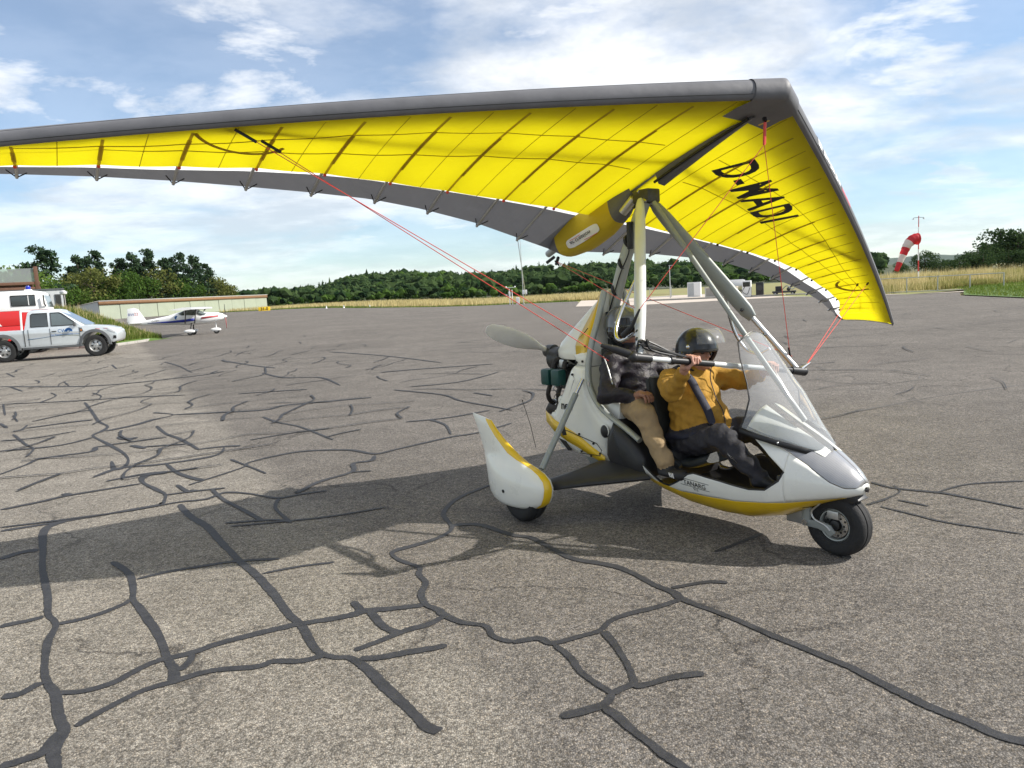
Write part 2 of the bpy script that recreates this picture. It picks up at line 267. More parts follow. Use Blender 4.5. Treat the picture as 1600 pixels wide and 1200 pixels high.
# ------------------------------------------------------------------ ground
def gz(x,y): return .9*smoothstep(62,125,y)*smoothstep(0,-32,x)
def asphalt_mat():
    m=mat('asphalt',(.17,.16,.15),.9); t=m.node_tree; b=t.nodes['Principled BSDF']; lk=t.links.new
    b.inputs['Specular IOR Level'].default_value=.25
    tc=t.nodes.new('ShaderNodeTexCoord')
    def noise(s,d=5,r=.6,off=0):
        mp=t.nodes.new('ShaderNodeMapping'); mp.inputs['Location'].default_value=(off,off*1.7,0); lk(tc.outputs['Object'],mp.inputs[0])
        n=t.nodes.new('ShaderNodeTexNoise'); n.inputs['Scale'].default_value=s; n.inputs['Detail'].default_value=d; n.inputs['Roughness'].default_value=r; lk(mp.outputs[0],n.inputs['Vector']); return n.outputs[0]
    def rng_(x,a,b_,c,d):
        n=t.nodes.new('ShaderNodeMapRange'); n.inputs[1].default_value=a; n.inputs[2].default_value=b_; n.inputs[3].default_value=c; n.inputs[4].default_value=d; lk(x,n.inputs[0]); return n.outputs[0]
    def mth(op,a,b_):
        n=t.nodes.new('ShaderNodeMath'); n.operation=op
        for i,v in enumerate((a,b_)):
            if isinstance(v,(int,float)): n.inputs[i].default_value=v
            else: lk(v,n.inputs[i])
        return n.outputs[0]
    def mixc(f,a,b_,mode='MIX'):
        n=t.nodes.new('ShaderNodeMix'); n.data_type='RGBA'; n.blend_type=mode
        if isinstance(f,(int,float)): n.inputs['Factor'].default_value=f
        else: lk(f,n.inputs['Factor'])
        for k,v in (('A',a),('B',b_)):
            if isinstance(v,tuple): n.inputs[k].default_value=(*v,1)
            else: lk(v,n.inputs[k])
        return n.outputs['Result']
    vo=t.nodes.new('ShaderNodeTexVoronoi'); vo.inputs['Scale'].default_value=135; lk(tc.outputs['Object'],vo.inputs['Vector'])
    v2=t.nodes.new('ShaderNodeTexVoronoi'); v2.inputs['Scale'].default_value=60; lk(tc.outputs['Object'],v2.inputs['Vector'])
    sx=t.nodes.new('ShaderNodeSeparateColor'); lk(vo.outputs['Color'],sx.inputs[0]); s2=t.nodes.new('ShaderNodeSeparateColor'); lk(v2.outputs['Color'],s2.inputs[0])
    stone=rng_(sx.outputs[0],0,1,.52,1.48); stone=mth('MULTIPLY',stone,rng_(s2.outputs[0],0,1,.75,1.3))
    gap=rng_(vo.outputs['Distance'],.25,.75,1.0,.55); stone=mth('MULTIPLY',stone,gap)
    med=rng_(noise(2.2,7,.7),.3,.7,.84,1.16); big=rng_(noise(.23,5,.6,5),.3,.7,.86,1.14); fine=rng_(noise(16,4,.7,9),.3,.7,.85,1.15)
    # lane joint: paler, more weathered paving to the left of a line running away from the camera
    sp=t.nodes.new('ShaderNodeSeparateXYZ'); lk(tc.outputs['Object'],sp.inputs[0])
    q=mth('ADD',sp.outputs[0],mth('MULTIPLY',sp.outputs[1],.52)); q=mth('ADD',q,mth('MULTIPLY',noise(3.1,4,.6,3),.35)); q=mth('ADD',q,mth('MULTIPLY',noise(.5,2,.5,4),.8))
    lane=rng_(q,1.75,2.15,1.0,0.0)
    base=mixc(lane,(.146,.134,.122),(.228,.209,.181)); 
    pale=rng_(noise(.9,6,.65,13),.52,.74,0,.65); base=mixc(mth('MULTIPLY',pale,rng_(lane,0,1,.25,1)),base,(.33,.305,.265))
    # hairline cracks and dark stains that belong to the surface
    wr=t.nodes.new('ShaderNodeTexNoise'); wr.inputs['Scale'].default_value=1.6; wr.inputs['Detail'].default_value=5; lk(tc.outputs['Object'],wr.inputs['Vector'])
    vm=t.nodes.new('ShaderNodeVectorMath'); vm.operation='MULTIPLY_ADD'; lk(wr.outputs['Color'],vm.inputs[0]); vm.inputs[1].default_value=(.9,.9,0); lk(tc.outputs['Object'],vm.inputs[2])
    v3=t.nodes.new('ShaderNodeTexVoronoi'); v3.feature='DISTANCE_TO_EDGE'; v3.inputs['Scale'].default_value=.62; lk(vm.outputs[0],v3.inputs['Vector'])
    hair=rng_(v3.outputs['Distance'],.004,.011,1,0); hair=mth('MULTIPLY',hair,rng_(noise(.35,3,.5,21),.46,.56,0,.75))
    base=mixc(hair,base,(.055,.052,.05))
    stain=rng_(noise(.55,5,.62,31),.60,.74,0,.45); base=mixc(stain,base,(.10,.094,.088))
    tint=mixc(rng_(sx.outputs[1],.55,.95,0,.6),base,(.24,.20,.155))
    val=mth('MULTIPLY',mth('MULTIPLY',stone,med),mth('MULTIPLY',big,fine)); cb=t.nodes.new('ShaderNodeCombineXYZ')
    for i in range(3): lk(val,cb.inputs[i])
    col=mixc(1.0,tint,cb.outputs[0],'MULTIPLY'); lk(col,b.inputs['Base Color'])
    bp=t.nodes.new('ShaderNodeBump'); bp.inputs['Strength'].default_value=.55; bp.inputs['Distance'].default_value=.006; lk(rng_(vo.outputs['Distance'],0,.8,1,0),bp.inputs['Height']); lk(bp.outputs[0],b.inputs['Normal'])
    return m
asphalt_mat()
mat('bitumen',(.036,.036,.039),.62,var=.35,vscale=14,bump=.25,bscale=70,spec=.3)
mat('field_grass',(.30,.24,.10),.95,var=.3,vscale=.12,col2=(.20,.22,.07)); mat('lawn',(.075,.13,.022),.95,var=.3,vscale=.8); mat('concrete',(.46,.40,.34),.9,var=.12,vscale=.6,bump=.1,bscale=9); mat('kerb_stone',(.36,.34,.31),.9,var=.2,vscale=6)
# field reaching the horizon
b=MB(); xs=[-4800,-2000,-600,-250]+list(range(-120,121,12))+[250,600,2000,6000]; ys=[-380,-60]+list(range(-12,260,12))+[400,900,3000,5500]
b.add([(x,y,gz(x,y)-.06) for y in ys for x in xs],[(j*len(xs)+i,j*len(xs)+i+1,(j+1)*len(xs)+i+1,(j+1)*len(xs)+i) for j in range(len(ys)-1) for i in range(len(xs)-1)])
struct(b.build('grass_field','field_grass'))
# apron: rows of asphalt between a straight left limit and the grass edge
XR=[(-20,27),(0,25),(20,23.5),(35,24),(43,25.7),(48,28.7),(51,26.3),(60,22.6),(61.5,11.5),(68,6.4),(80,7.6),(93,8.6),(98.6,2.2),(104,-10),(109,-21.5),(118,-30),(126,-40),(132,-56)]
def xr(y): return float(np.interp(y,[a for a,_ in XR],[c for _,c in XR]))
b=MB(); ys=sorted(set([-20,-10,0,5,10,15,20,25,30,35,39,43,45.5,48,51,54,57,60,61.5,64,68,74,80,87,93,96,98.6,101,104,109,113,118,122,126,132])); nx=16; rows=[]
for y in ys:
    r=xr(y); rows.append([(-90+(r+90)*i/nx,y,0) for i in range(nx+1)])
b.loft([[(x,y,gz(x,y)) for x,y,_ in r] for r in rows],closed=False,caps=False); apron=struct(b.build('apron','asphalt',fix=False))
CRACKS=[[(-3.82,6.19,0.111),(-3.85,5.97,0.075),(-3.53,5.42,0.058),(-3.28,4.99,0.051),(-2.94,4.5,0.047),(-2.76,4.2,0.043),(-2.61,4.03,0.041),(-2.53,3.81,0.05),(-2.42,3.62,0.038),(-2.27,3.38,0.042),(-2.14,3.23,0.053),(-2.02,3.06,0.052),(-1.93,2.93,0.054),(-1.89,2.8,0.059),(-1.81,2.67,0.053),(-1.72,2.53,0.053)],
[(-4.22,5.98,0.068),(-3.94,6.12,0.07),(-3.6,6.28,0.071),(-3.35,6.43,0.073),(-3.18,6.54,0.074)],
[(-2.99,6.51,0.069),(-2.7,6.07,0.076),(-2.43,5.73,0.064),(-2.13,5.27,0.06),(-1.92,4.94,0.065),(-1.7,4.65,0.06),(-1.49,4.31,0.061),(-1.31,4.01,0.061),(-1.21,3.86,0.054),(-1.11,3.68,0.051),(-1.01,3.51,0.048),(-0.93,3.45,0.045),(-0.85,3.44,0.047),(-0.74,3.31,0.059),(-0.62,3.13,0.06),(-0.5,2.94,0.054),(-0.42,2.83,0.057),(-0.36,2.78,0.059)],
[(-2.83,5.06,0.054),(-2.6,4.81,0.049),(-2.43,4.54,0.046),(-2.33,4.33,0.044),(-2.2,4.17,0.049),(-2,3.9,0.051),(-1.82,3.62,0.05),(-1.7,3.44,0.052),(-1.65,3.32,0.056)],
[(-2.94,4.05,0.065),(-2.84,4.1,0.066),(-2.76,4.16,0.067)],
[(-2.6,4.04,0.058),(-2.5,4.1,0.059),(-2.41,4.18,0.056),(-2.36,4.28,0.049),(-2.35,4.35,0.044)],
[(-3.75,5.26,0.084),(-3.68,5.38,0.093),(-3.56,5.41,0.089)],
[(-2.48,4.69,0.047),(-2.31,4.79,0.048),(-2.11,4.87,0.048),(-1.92,4.92,0.047),(-1.63,4.92,0.045)],
[(-1.66,4.65,0.037),(-1.44,4.75,0.038),(-1.23,4.79,0.038)],
[(-2.4,3.26,0.061),(-2.33,3.28,0.066),(-2.3,3.33,0.061),(-2.29,3.37,0.062)],
[(-2.15,3.27,0.044),(-2.03,3.26,0.053),(-1.94,3.32,0.055),(-1.88,3.43,0.056),(-1.8,3.53,0.062),(-1.67,3.59,0.063),(-1.55,3.69,0.064),(-1.41,3.77,0.067),(-1.23,3.84,0.068),(-1.1,3.89,0.069),(-0.95,3.93,0.069),(-0.86,3.98,0.071),(-0.7,3.99,0.07),(-0.56,4.01,0.071)],
[(-1.9,2.97,0.043),(-1.86,3.06,0.044),(-1.81,3.16,0.048),(-1.74,3.24,0.053),(-1.65,3.3,0.055),(-1.54,3.37,0.056),(-1.44,3.4,0.053),(-1.28,3.4,0.054),(-1.21,3.45,0.055),(-1.07,3.44,0.054),(-0.98,3.48,0.055)],
[(-1.65,3.41,0.05),(-1.65,3.5,0.046),(-1.66,3.57,0.04)],
[(-2.05,2.72,0.063),(-1.98,2.75,0.064),(-1.93,2.79,0.056),(-1.95,2.89,0.045),(-1.94,2.93,0.054)],
[(-0.97,4.12,0.055),(-0.91,3.99,0.055),(-0.94,3.93,0.098)],
[(-0.85,3.96,0.051),(-0.77,3.81,0.053),(-0.7,3.72,0.061),(-0.66,3.68,0.067)],
[(-0.84,3.51,0.051),(-0.74,3.6,0.053),(-0.63,3.69,0.056),(-0.5,3.77,0.055),(-0.43,3.86,0.05)],
[(-0.8,3.43,0.058),(-0.68,3.43,0.06),(-0.53,3.47,0.061),(-0.39,3.51,0.061)],
[(-0.07,3.5,0.044),(-0.16,3.58,0.038),(-0.21,3.7,0.043),(-0.33,3.76,0.049),(-0.43,3.86,0.051),(-0.48,3.95,0.058),(-0.55,4.02,0.044),(-0.59,4.16,0.044),(-0.58,4.33,0.045),(-0.64,4.47,0.048),(-0.65,4.6,0.037),(-0.79,4.74,0.041),(-0.86,4.87,0.034),(-0.84,4.96,0.065),(-0.68,5.07,0.06),(-0.57,5.19,0.055),(-0.5,5.39,0.038),(-0.59,5.73,0.05),(-0.57,6,0.048),(-0.46,6.26,0.05),(-0.22,6.59,0.037)],
[(-0.51,5.43,0.077),(-0.29,5.41,0.063),(-0.06,5.14,0.062),(0.08,5.04,0.055),(0.21,4.79,0.052),(0.32,4.6,0.062),(0.53,4.46,0.063),(0.64,4.31,0.051),(0.74,4.12,0.054),(0.82,3.99,0.057),(0.85,3.9,0.058),(0.99,3.7,0.051),(1.12,3.5,0.048),(1.22,3.35,0.049),(1.3,3.22,0.05),(1.39,3.09,0.051),(1.44,2.97,0.053),(1.52,2.83,0.057),(1.57,2.72,0.056),(1.64,2.63,0.058),(1.7,2.54,0.059),(1.77,2.49,0.061)],
[(0.83,4.05,0.039),(0.95,4.09,0.042),(1.06,4.1,0.046),(1.15,4.08,0.047)],
[(0.84,3.88,0.05),(0.71,3.82,0.051),(0.57,3.76,0.049),(0.44,3.68,0.041),(0.36,3.57,0.041),(0.25,3.52,0.046),(0.12,3.47,0.05),(0.06,3.52,0.049),(-0.02,3.52,0.051),(-0.07,3.5,0.048)],
[(0.13,3.45,0.04),(0.2,3.3,0.038),(0.24,3.17,0.036),(0.3,3.05,0.037),(0.35,2.98,0.039)],
[(0.38,3.56,0.051),(0.42,3.43,0.044),(0.44,3.27,0.038),(0.45,3.12,0.035),(0.45,3.06,0.039),(0.38,3.01,0.048),(0.35,2.98,0.043)],
[(0.44,3.03,0.05),(0.53,3.05,0.049),(0.65,3.09,0.049),(0.76,3.11,0.05)],
[(0.35,2.98,0.041),(0.29,2.9,0.052),(0.12,2.83,0.056)],
[(0.3,2.88,0.048),(0.36,2.77,0.047),(0.41,2.67,0.044),(0.45,2.59,0.044),(0.49,2.53,0.045),(0.55,2.43,0.043)],
[(2.85,5.94,0.04),(2.92,5.77,0.043),(3.03,5.66,0.047),(3.21,5.53,0.045),(3.33,5.33,0.04),(3.49,5.06,0.038)],
[(2.61,5.3,0.028),(2.73,5.08,0.027),(2.84,4.88,0.028),(3.16,4.57,0.027)],
[(2.54,5.36,0.036),(2.71,5.45,0.031),(2.92,5.63,0.017),(2.97,5.81,0.023)],
[(2.8,5.43,0.031),(2.93,5.24,0.03)],
[(3.14,5.54,0.02),(3.44,5.71,0.026),(3.7,5.74,0.034),(3.95,5.73,0.036)],
[(1.21,4.58,0.032),(1.39,4.7,0.032),(1.61,4.86,0.033)],
[(-8.45,14.83,0.063),(-7.32,13.05,0.057),(-6.65,12.01,0.06),(-6.22,11.44,0.044),(-6.06,10.99,0.089),(-5.98,10.59,0.042),(-5.37,9.85,0.062),(-4.88,9.22,0.047),(-4.53,8.69,0.033),(-4.38,8.32,0.063),(-4.42,8.18,0.067),(-4.71,8.65,0.036)],
[(-5.74,8.25,0.047),(-5.76,8.73,0.049),(-5.78,9.08,0.091),(-5.34,9.34,0.091),(-5.43,9.66,0.073),(-5.25,9.72,0.108)],
[(-5.34,11.17,0.054),(-4.84,10.39,0.06),(-4.47,9.93,0.067),(-4.08,9.4,0.054),(-3.85,9.05,0.046)],
[(-3.87,9.1,0.092),(-3.59,9.17,0.09),(-3.38,9.16,0.084)],
[(-4.47,7.83,0.062),(-4.38,8.24,0.095),(-3.98,8.31,0.098),(-3.57,8.53,0.096),(-3.48,8.77,0.044),(-3.57,9.13,0.022)],
[(-3.85,11.47,0.054),(-3.42,10.85,0.059),(-2.95,10.31,0.05),(-2.25,9.21,0.04)],
[(-3.39,9.53,0.07),(-2.99,9.85,0.076),(-2.49,10.05,0.079)],
[(-4.69,6.68,0.071),(-4.44,6.9,0.072),(-4.29,7.09,0.076),(-3.76,7.4,0.08)],
[(-4.4,7.15,0.074),(-4.29,7.09,0.074)],
[(-3.71,7.87,0.16),(-3.87,7.76,0.134),(-3.78,7.47,0.041),(-3.46,7.1,0.057),(-3.29,6.89,0.037),(-3.17,6.59,0.045),(-3.19,6.55,0.127)],
[(-4.22,7.61,0.067),(-3.94,7.85,0.071),(-3.6,7.91,0.071),(-3.44,8.02,0.071)],
[(-3.9,8.29,0.048),(-3.6,7.84,0.054),(-3.35,7.58,0.072),(-3.15,7.4,0.079)],
[(-3.2,7.22,0.046),(-3.09,7.48,0.046),(-2.91,7.9,0.041),(-2.92,8.13,0.047),(-2.72,8.41,0.07),(-2.41,8.59,0.078),(-1.91,8.51,0.061),(-1.56,8.2,0.066),(-1.34,8.4,0.062),(-0.8,8.91,0.068),(-0.46,9.12,0.065),(-0.03,9.66,0.061)],
[(-3.21,8.36,0.041),(-2.97,8.07,0.038),(-2.55,7.53,0.035)],
[(-1.54,8.12,0.035),(-1.54,7.88,0.08),(-1.7,7.77,0.058),(-1.64,7.4,0.059),(-1.88,7.06,0.073),(-1.98,6.73,0.062),(-2.02,6.69,0.087)],
[(-1.64,7.37,0.043),(-1.45,7.38,0.043)],
[(-3.34,7.25,0.043),(-3.1,6.96,0.059),(-3.06,7.01,0.112)],
[(-3.27,6.88,0.054),(-3.06,6.95,0.054),(-2.77,7.01,0.054)],
[(-4.3,6.09,0.044),(-3.88,6.2,0.046),(-3.38,6.38,0.048),(-3.05,6.57,0.05),(-2.81,6.63,0.049),(-2.71,6.83,0.052),(-2.45,6.74,0.036),(-2.31,6.64,0.031),(-2.12,6.52,0.044),(-1.94,6.62,0.047),(-1.73,6.68,0.048)],
[(-2.11,6.49,0.043),(-2.06,6.23,0.036),(-1.9,5.93,0.041),(-1.79,5.74,0.041)],
[(-2.89,6.98,0.047),(-2.63,6.59,0.047),(-2.31,6.18,0.047),(-2.04,5.84,0.045)],
[(-2.34,5.84,0.046),(-1.97,5.85,0.043),(-1.8,5.76,0.032)],
[(-2.26,5.74,0.036),(-1.58,5.83,0.037),(-1.09,6.03,0.038)],
[(-1.18,10.33,0.074),(-0.91,9.82,0.047),(-0.78,9.11,0.031)],
[(-1.48,10.24,0.08),(-0.92,10.4,0.077),(-0.34,10.83,0.074)],
[(-6,10.97,0.146),(-5.76,11.44,0.133),(-5.71,11.86,0.118),(-5.59,12.3,0.024),(-6.1,12.71,0.101)],
[(-5.59,12.3,0.111),(-4.73,12.24,0.113),(-4.06,12.28,0.12),(-3.86,12.66,0.12),(-3.3,12.83,0.129),(-2.46,13.06,0.132)],
[(-6.75,9.76,0.084),(-6.1,9.94,0.088),(-5.9,10.45,0.074)],
[(-5.51,10.39,0.069),(-5.31,10.17,0.137),(-5.15,10.19,0.16)],
[(-4.96,9.64,0.096),(-4.66,9.36,0.093)],
[(-4.72,9.47,0.071),(-4.2,9.5,0.071)],
[(-5.35,9.74,0.083),(-4.72,10.12,0.086)],
[(-10.39,15.33,0.043),(-9.14,13.49,0.038)],
[(-8.54,12.46,0.057),(-8.04,11.86,0.055)],
[(-7.48,11.15,0.046),(-6.7,10.21,0.044),(-6.33,9.8,0.029),(-6.08,9.25,0.044)],
[(-7.86,12.09,0.035),(-7.62,11.59,0.067),(-7.69,11.47,0.16)],
[(-7.66,11.74,0.125),(-7.24,12.05,0.129),(-6.88,12.24,0.131)],
[(-16.27,24.35,0.067),(-14.83,22.52,0.062)],
[(-12.89,19.34,0.062),(-11.61,17.86,0.057)],
[(-13.44,25.47,0.07),(-12.29,23.55,0.064)],
[(-10.48,15.36,0.109),(-8.73,15.16,0.114),(-7.81,15.27,0.116),(-6.57,15.11,0.108)],
[(-11.59,25.33,0.082),(-10.14,23.08,0.061),(-8.66,20.46,0.046)],
[(-9.45,24.64,0.119),(-7.6,21.96,0.114),(-6.37,20.36,0.116)],
[(-6.31,19.11,0.078),(-5.28,17.53,0.116),(-4.35,17.09,0.09),(-3.47,15.22,0.043)],
[(-5.39,14.78,0.113),(-4.68,14.83,0.113),(-4.05,14.86,0.113)],
[(-3.02,17.45,0.154),(-1.94,17.75,0.159),(-0.43,17.93,0.16)],
[(-2.2,13.94,0.085),(-1.22,12.89,0.063),(-0.83,11.98,0.048),(-0.26,11.11,0.051),(-0.02,10.72,0.047)],
[(-1.95,14.31,0.102),(-1,14.65,0.083),(-0.26,16.04,0.064)],
[(-6.14,25.7,0.135),(-3.77,22.5,0.105),(-1.75,19.1,0.08)],
[(-13.24,19.49,0.13),(-10.07,18.23,0.16),(-8.17,19.28,0.16),(-7.7,20.22,0.16)],
[(-10.48,17.1,0.039),(-9.92,16.34,0.041),(-9.6,15.26,0.078)],
[(-9.26,16.6,0.053),(-8.68,15.85,0.031),(-8.39,15.26,0.027)],
[(-0.67,12.88,0.064),(-0.33,12.35,0.061)],
[(-7.31,10.61,0.064),(-6.9,10.69,0.069),(-6.51,11.12,0.069)],
[(-8.96,13.43,0.039),(-8.3,12.54,0.036)],
[(-11.82,19.91,0.04),(-10.95,18.62,0.038)],
[(-8,12.44,0.066),(-7.79,13.39,0.083),(-7.56,13.5,0.105)],
[(-7.93,19.93,0.078),(-8.03,20.64,0.081)]]
def ribbon(name,pts,parent,m,z=.004,jit=.12,seed=0):
    rr=random.Random(seed); P=spline([(a,c,w_) for a,c,w_ in pts],9) if len(pts)>1 else pts; Lr=[];V=[]
    for i,(x,y,w_) in enumerate(P):
        a=P[max(i-1,0)];c=P[min(i+1,len(P)-1)]; d=Vector((c[0]-a[0],c[1]-a[1])); d=d.normalized() if d.length>1e-6 else Vector((1,0)); n=Vector((-d.y,d.x))
        ph=seed*1.7; e=.45 if i in (0,len(P)-1) else (.8 if i in (1,len(P)-2) else 1); sh=w_*.07*math.sin(i*.31+ph)+w_*.05*(rr.random()-.5)
        l=w_*.43*e*(1+.12*math.sin(i*.23+ph)+(rr.random()-.5)*.16); r=w_*.43*e*(1+.12*math.sin(i*.19+1.3*ph)+(rr.random()-.5)*.16)
        zz=gz(x,y)+z; V.append([(x+n.x*(l+sh),y+n.y*(l+sh),zz),(x-n.x*(r-sh),y-n.y*(r-sh),zz)])
    q=MB().loft(V,closed=False,caps=False); return q.build(name,m,parent,smooth=False,fix=False)
for i,c in enumerate(CRACKS): ribbon('crack_seal',c,apron,'bitumen',z=.004+.00006*i,seed=i)
# further, finer seals in the middle distance (same network, drawn by rule)
rr=random.Random(31)
for i in range(60):
    y=rr.uniform(9,40); x=rr.uniform(-.35*y,.5*y)
    if x>xr(y)-2 or (x<-14 and y>29) : continue
    a=rr.choice([.12,.0,-.15,1.2,1.9]) + rr.uniform(-.25,.25); n=rr.randint(3,8); st=rr.uniform(.25,.6); P=[]
    for k in range(n):
        P.append((x,y,rr.uniform(.025,.06))); x+=math.cos(a)*st; y+=math.sin(a)*st; a+=rr.uniform(-.45,.45)
    ribbon('crack_seal',P,apron,'bitumen',z=.0104+.00006*i,seed=200+i)
# blocky network of seals in the left middle distance, too many to name one by one
net=MB(); rr=random.Random(77); ca,sa=math.cos(.36),math.sin(.36); nodes={}
for iu in range(-26,30):
    for iv in range(0,34):
        u=iu*1.05+(rr.random()-.5)*.7; v=7.2+iv*.80*(1+.016*iv)+(rr.random()-.5)*.45; nodes[iu,iv]=(u*ca-v*sa*.35,u*sa+v)
for (iu,iv),p0_ in nodes.items():
    for du,dv,pr_ in ((1,0,.80),(0,1,.50)):
        q0_=nodes.get((iu+du,iv+dv))
        if q0_ is None or rr.random()>pr_: continue
        mx_,my_=(p0_[0]+q0_[0])/2,(p0_[1]+q0_[1])/2
        right_=mx_>.22*my_ and rr.random()<.30 and mx_<20
        if my_<7.6 or my_>33 or (mx_>-.20*my_-.4+1.5*math.sin(my_*.7) and not right_) or mx_<-.72*my_ or (mx_<-13 and my_>29.5): continue
        wv=rr.uniform(.018,.042)*(1.25 if dv else .85)*(.6 if right_ else 1); P=spline([(p0_[0],p0_[1],wv),(mx_+(rr.random()-.5)*.25,my_+(rr.random()-.5)*.18,wv*rr.uniform(.7,1.2)),(q0_[0],q0_[1],wv)],5); rows=[]
        for i,(x,y,w_) in enumerate(P):
            a_=P[max(i-1,0)]; c_=P[min(i+1,len(P)-1)]; d_=Vector((c_[0]-a_[0],c_[1]-a_[1])).normalized(); n_=Vector((-d_.y,d_.x))*w_*.5*rr.uniform(.85,1.15); zz=.0145+.000004*(iu+26)*34+.000001*iv+(.0004 if dv else 0); rows.append([(x+n_.x,y+n_.y,zz),(x-n_.x,y-n_.y,zz)])
        net.loft(rows,closed=False,caps=False)
o=net.build('crack_network','bitumen',apron,smooth=False,fix=False); o['kind']='stuff'
mat('rubber_mark',(.105,.098,.091),.9,var=.25,vscale=9)
def mark(P,wd,z): 
    P=spline(P,8); rows=[]
    for i,p_ in enumerate(P):
        a_=P[max(i-1,0)]; c_=P[min(i+1,len(P)-1)]; d_=Vector((c_[0]-a_[0],c_[1]-a_[1])).normalized(); n_=Vector((-d_.y,d_.x))*wd*.5*(.7+.3*math.sin(i*.9)); rows.append([(p_[0]+n_.x,p_[1]+n_.y,z),(p_[0]-n_.x,p_[1]-n_.y,z)])
    MB().loft(rows,closed=False,caps=False).build('tyre_mark','rubber_mark',apron,smooth=False,fix=False)
mark([(5.7+.75*math.cos(t_),12.0+.75*math.sin(t_),0) for t_ in np.linspace(0,6.0,12)],.03,.0030); mark([(4,9,0),(6.5,10.2,0),(10,10.9,0),(14,11.0,0)],.05,.0031); mark([(-4,26,0),(4,23,0),(12,22,0),(20,23,0)],.10,.0032); mark([(-6,36,0),(3,31,0),(14,29,0)],.12,.0033); mark([(1,14,0),(5,17.5,0),(9,20,0),(16,22,0)],.06,.0034)
# pale concrete pad by the fuel point and its kerb, far lawn on the right
b=MB(); P=[(6.1,68),(10.6,61.2),(21.9,60.2),(26.2,51),(29.6,48),(34.5,66),(30,70),(9.3,96)]
b.add([(x,y,.006) for x,y in P],[tuple(range(len(P)))]); struct(b.build('concrete_pad','concrete',smooth=False))
# lawn strip
b=MB(); P=[(29.6,48),(28.9,48.0),(25.9,43),(24.2,35),(23.7,20),(25.2,0),(60,0),(60,60),(36,60)]; b.add([(x,y,.03+.25*smoothstep(25,36,x)) for x,y in P],[tuple(range(len(P)))]); struct(b.build('lawn','lawn',smooth=False))
# ------------------------------------------------------------------ microlight trike (local frame: x forward, y port, z up, origin under nose wheel)
HD=-0.940987
trike=thing('microlight_trike','white and yellow two-seat microlight trike with large yellow hang-glider wing','microlight',(1.9298,4.4250,0),HD)
def mir(fn): return lambda a,b_,d: fn(a,b_,d)
def wheel(c,R,wd,rim,parent_name,parent,brake=False):
    wh=MB().lathe([(rim*.98,-wd*.42),(rim*1.1,-wd*.5),(R*.80,-wd*.56),(R*.93,-wd*.47),(R*.985,-wd*.30),(R*.985,-wd*.19),(R*.97,-wd*.18),(R*.97,-wd*.14),(R,-wd*.13),(R,wd*.13),(R*.97,wd*.14),(R*.97,wd*.18),(R*.985,wd*.19),(R*.985,wd*.30),(R*.93,wd*.47),(R*.80,wd*.56),(rim*1.1,wd*.5),(rim*.98,wd*.42)],c,'Y',40,caps=False).build(parent_name,'rubber',parent,angle=50)
    MB().lathe([(rim*1.03,-wd*.5),(rim*1.06,-wd*.44),(rim*.92,-wd*.40),(rim*.88,-wd*.14)],c,'Y',32,caps=False).build('rim','alu_paint',wh,angle=40)
    MB().lathe([(rim*.9,-wd*.12),(rim*.3,-wd*.14),(rim*.3,-wd*.42),(.004,-wd*.44)],c,'Y',32,caps=False).build('wheel_web','dark_metal',wh,angle=40)
    MB().lathe([(rim*1.03,wd*.5),(rim*.9,wd*.40),(rim*.84,wd*.1),(rim*.3,wd*.12),(rim*.3,wd*.42),(.004,wd*.44)],c,'Y',32,caps=False).build('rim','alu_paint',wh,angle=40)
    if brake:
        d=MB()
        prof=[(rim*.40,-wd*.30),(rim*.80,-wd*.30),(rim*.80,-wd*.26),(rim*.40,-wd*.26)]
        d.lathe(prof+[prof[0]],c,'Y',32,caps=False); d.build('brake_disc','steel',wh)
        h=MB()
        for k in range(14):
            a=2*math.pi*k/14; rr_=rim*(.55+.13*(k%2)); h.lathe([(.007,-wd*.305),(.007,-wd*.30)],(c[0]+rr_*math.cos(a),c[1],c[2]+rr_*math.sin(a)),'Y',8)
        h.build('disc_hole','ink',wh)
        MB().box((c[0]-.01,c[1]-wd*.33,c[2]+rim*.62),(.075,.03,.05)).build('brake_caliper','alu',wh,bevel=.006)
    return wh
fw=wheel((0,0,.192),.192,.125,.098,'nose_wheel',trike,True)
# nose fork
f=MB(); f.tube([(-.155,-.085,.36),(-.165,-.085,.20)],.021,10,ell=1.5,up=(1,0,0)); f.build('fork_leg','grey_strut',trike)
f=MB(); f.prism([(-.185,.165),(-.185,.205),(-.06,.215),(.0,.20),(.03,.16),(.0,.13),(-.03,.15),(-.08,.165)],lambda a,c,d:(a,d,c),-.10,-.085); f.build('fork_link','grey_strut',trike,bevel=.004)
MB().lathe([(.02,-.11),(.02,-.075)],(-.165,0,.19),'Y',12).build('pivot_bolt','steel',trike)
MB().tube(spline([(-.05,-.10,.38),(-.06,-.105,.33),(-.115,-.105,.27),(-.10,-.105,.225),(-.03,-.105,.20),(.0,-.10,.17)],5),.006,8).build('brake_hose','alu',trike)
f=MB(); f.tube([(-.155,.085,.36),(-.165,.085,.20)],.021,10,ell=1.5,up=(1,0,0)); f.build('fork_leg','grey_strut',trike)
MB().prism([(-.185,.165),(-.185,.205),(-.06,.215),(.0,.20),(.03,.16),(-.03,.15)],lambda a,c,d:(a,d,c),.085,.10).build('fork_link','grey_strut',trike,bevel=.004)
MB().box((-.26,0,.235),(.14,.10,.17)).build('fork_box','alu',trike,bevel=.01)
MB().prism([(-.19,.36),(.13,.395),(.155,.37),(.10,.335),(-.02,.36),(-.16,.345)],lambda a,c,d:(a,d,c),-.055,.055).build('mudguard','black_plastic',trike,bevel=.006)
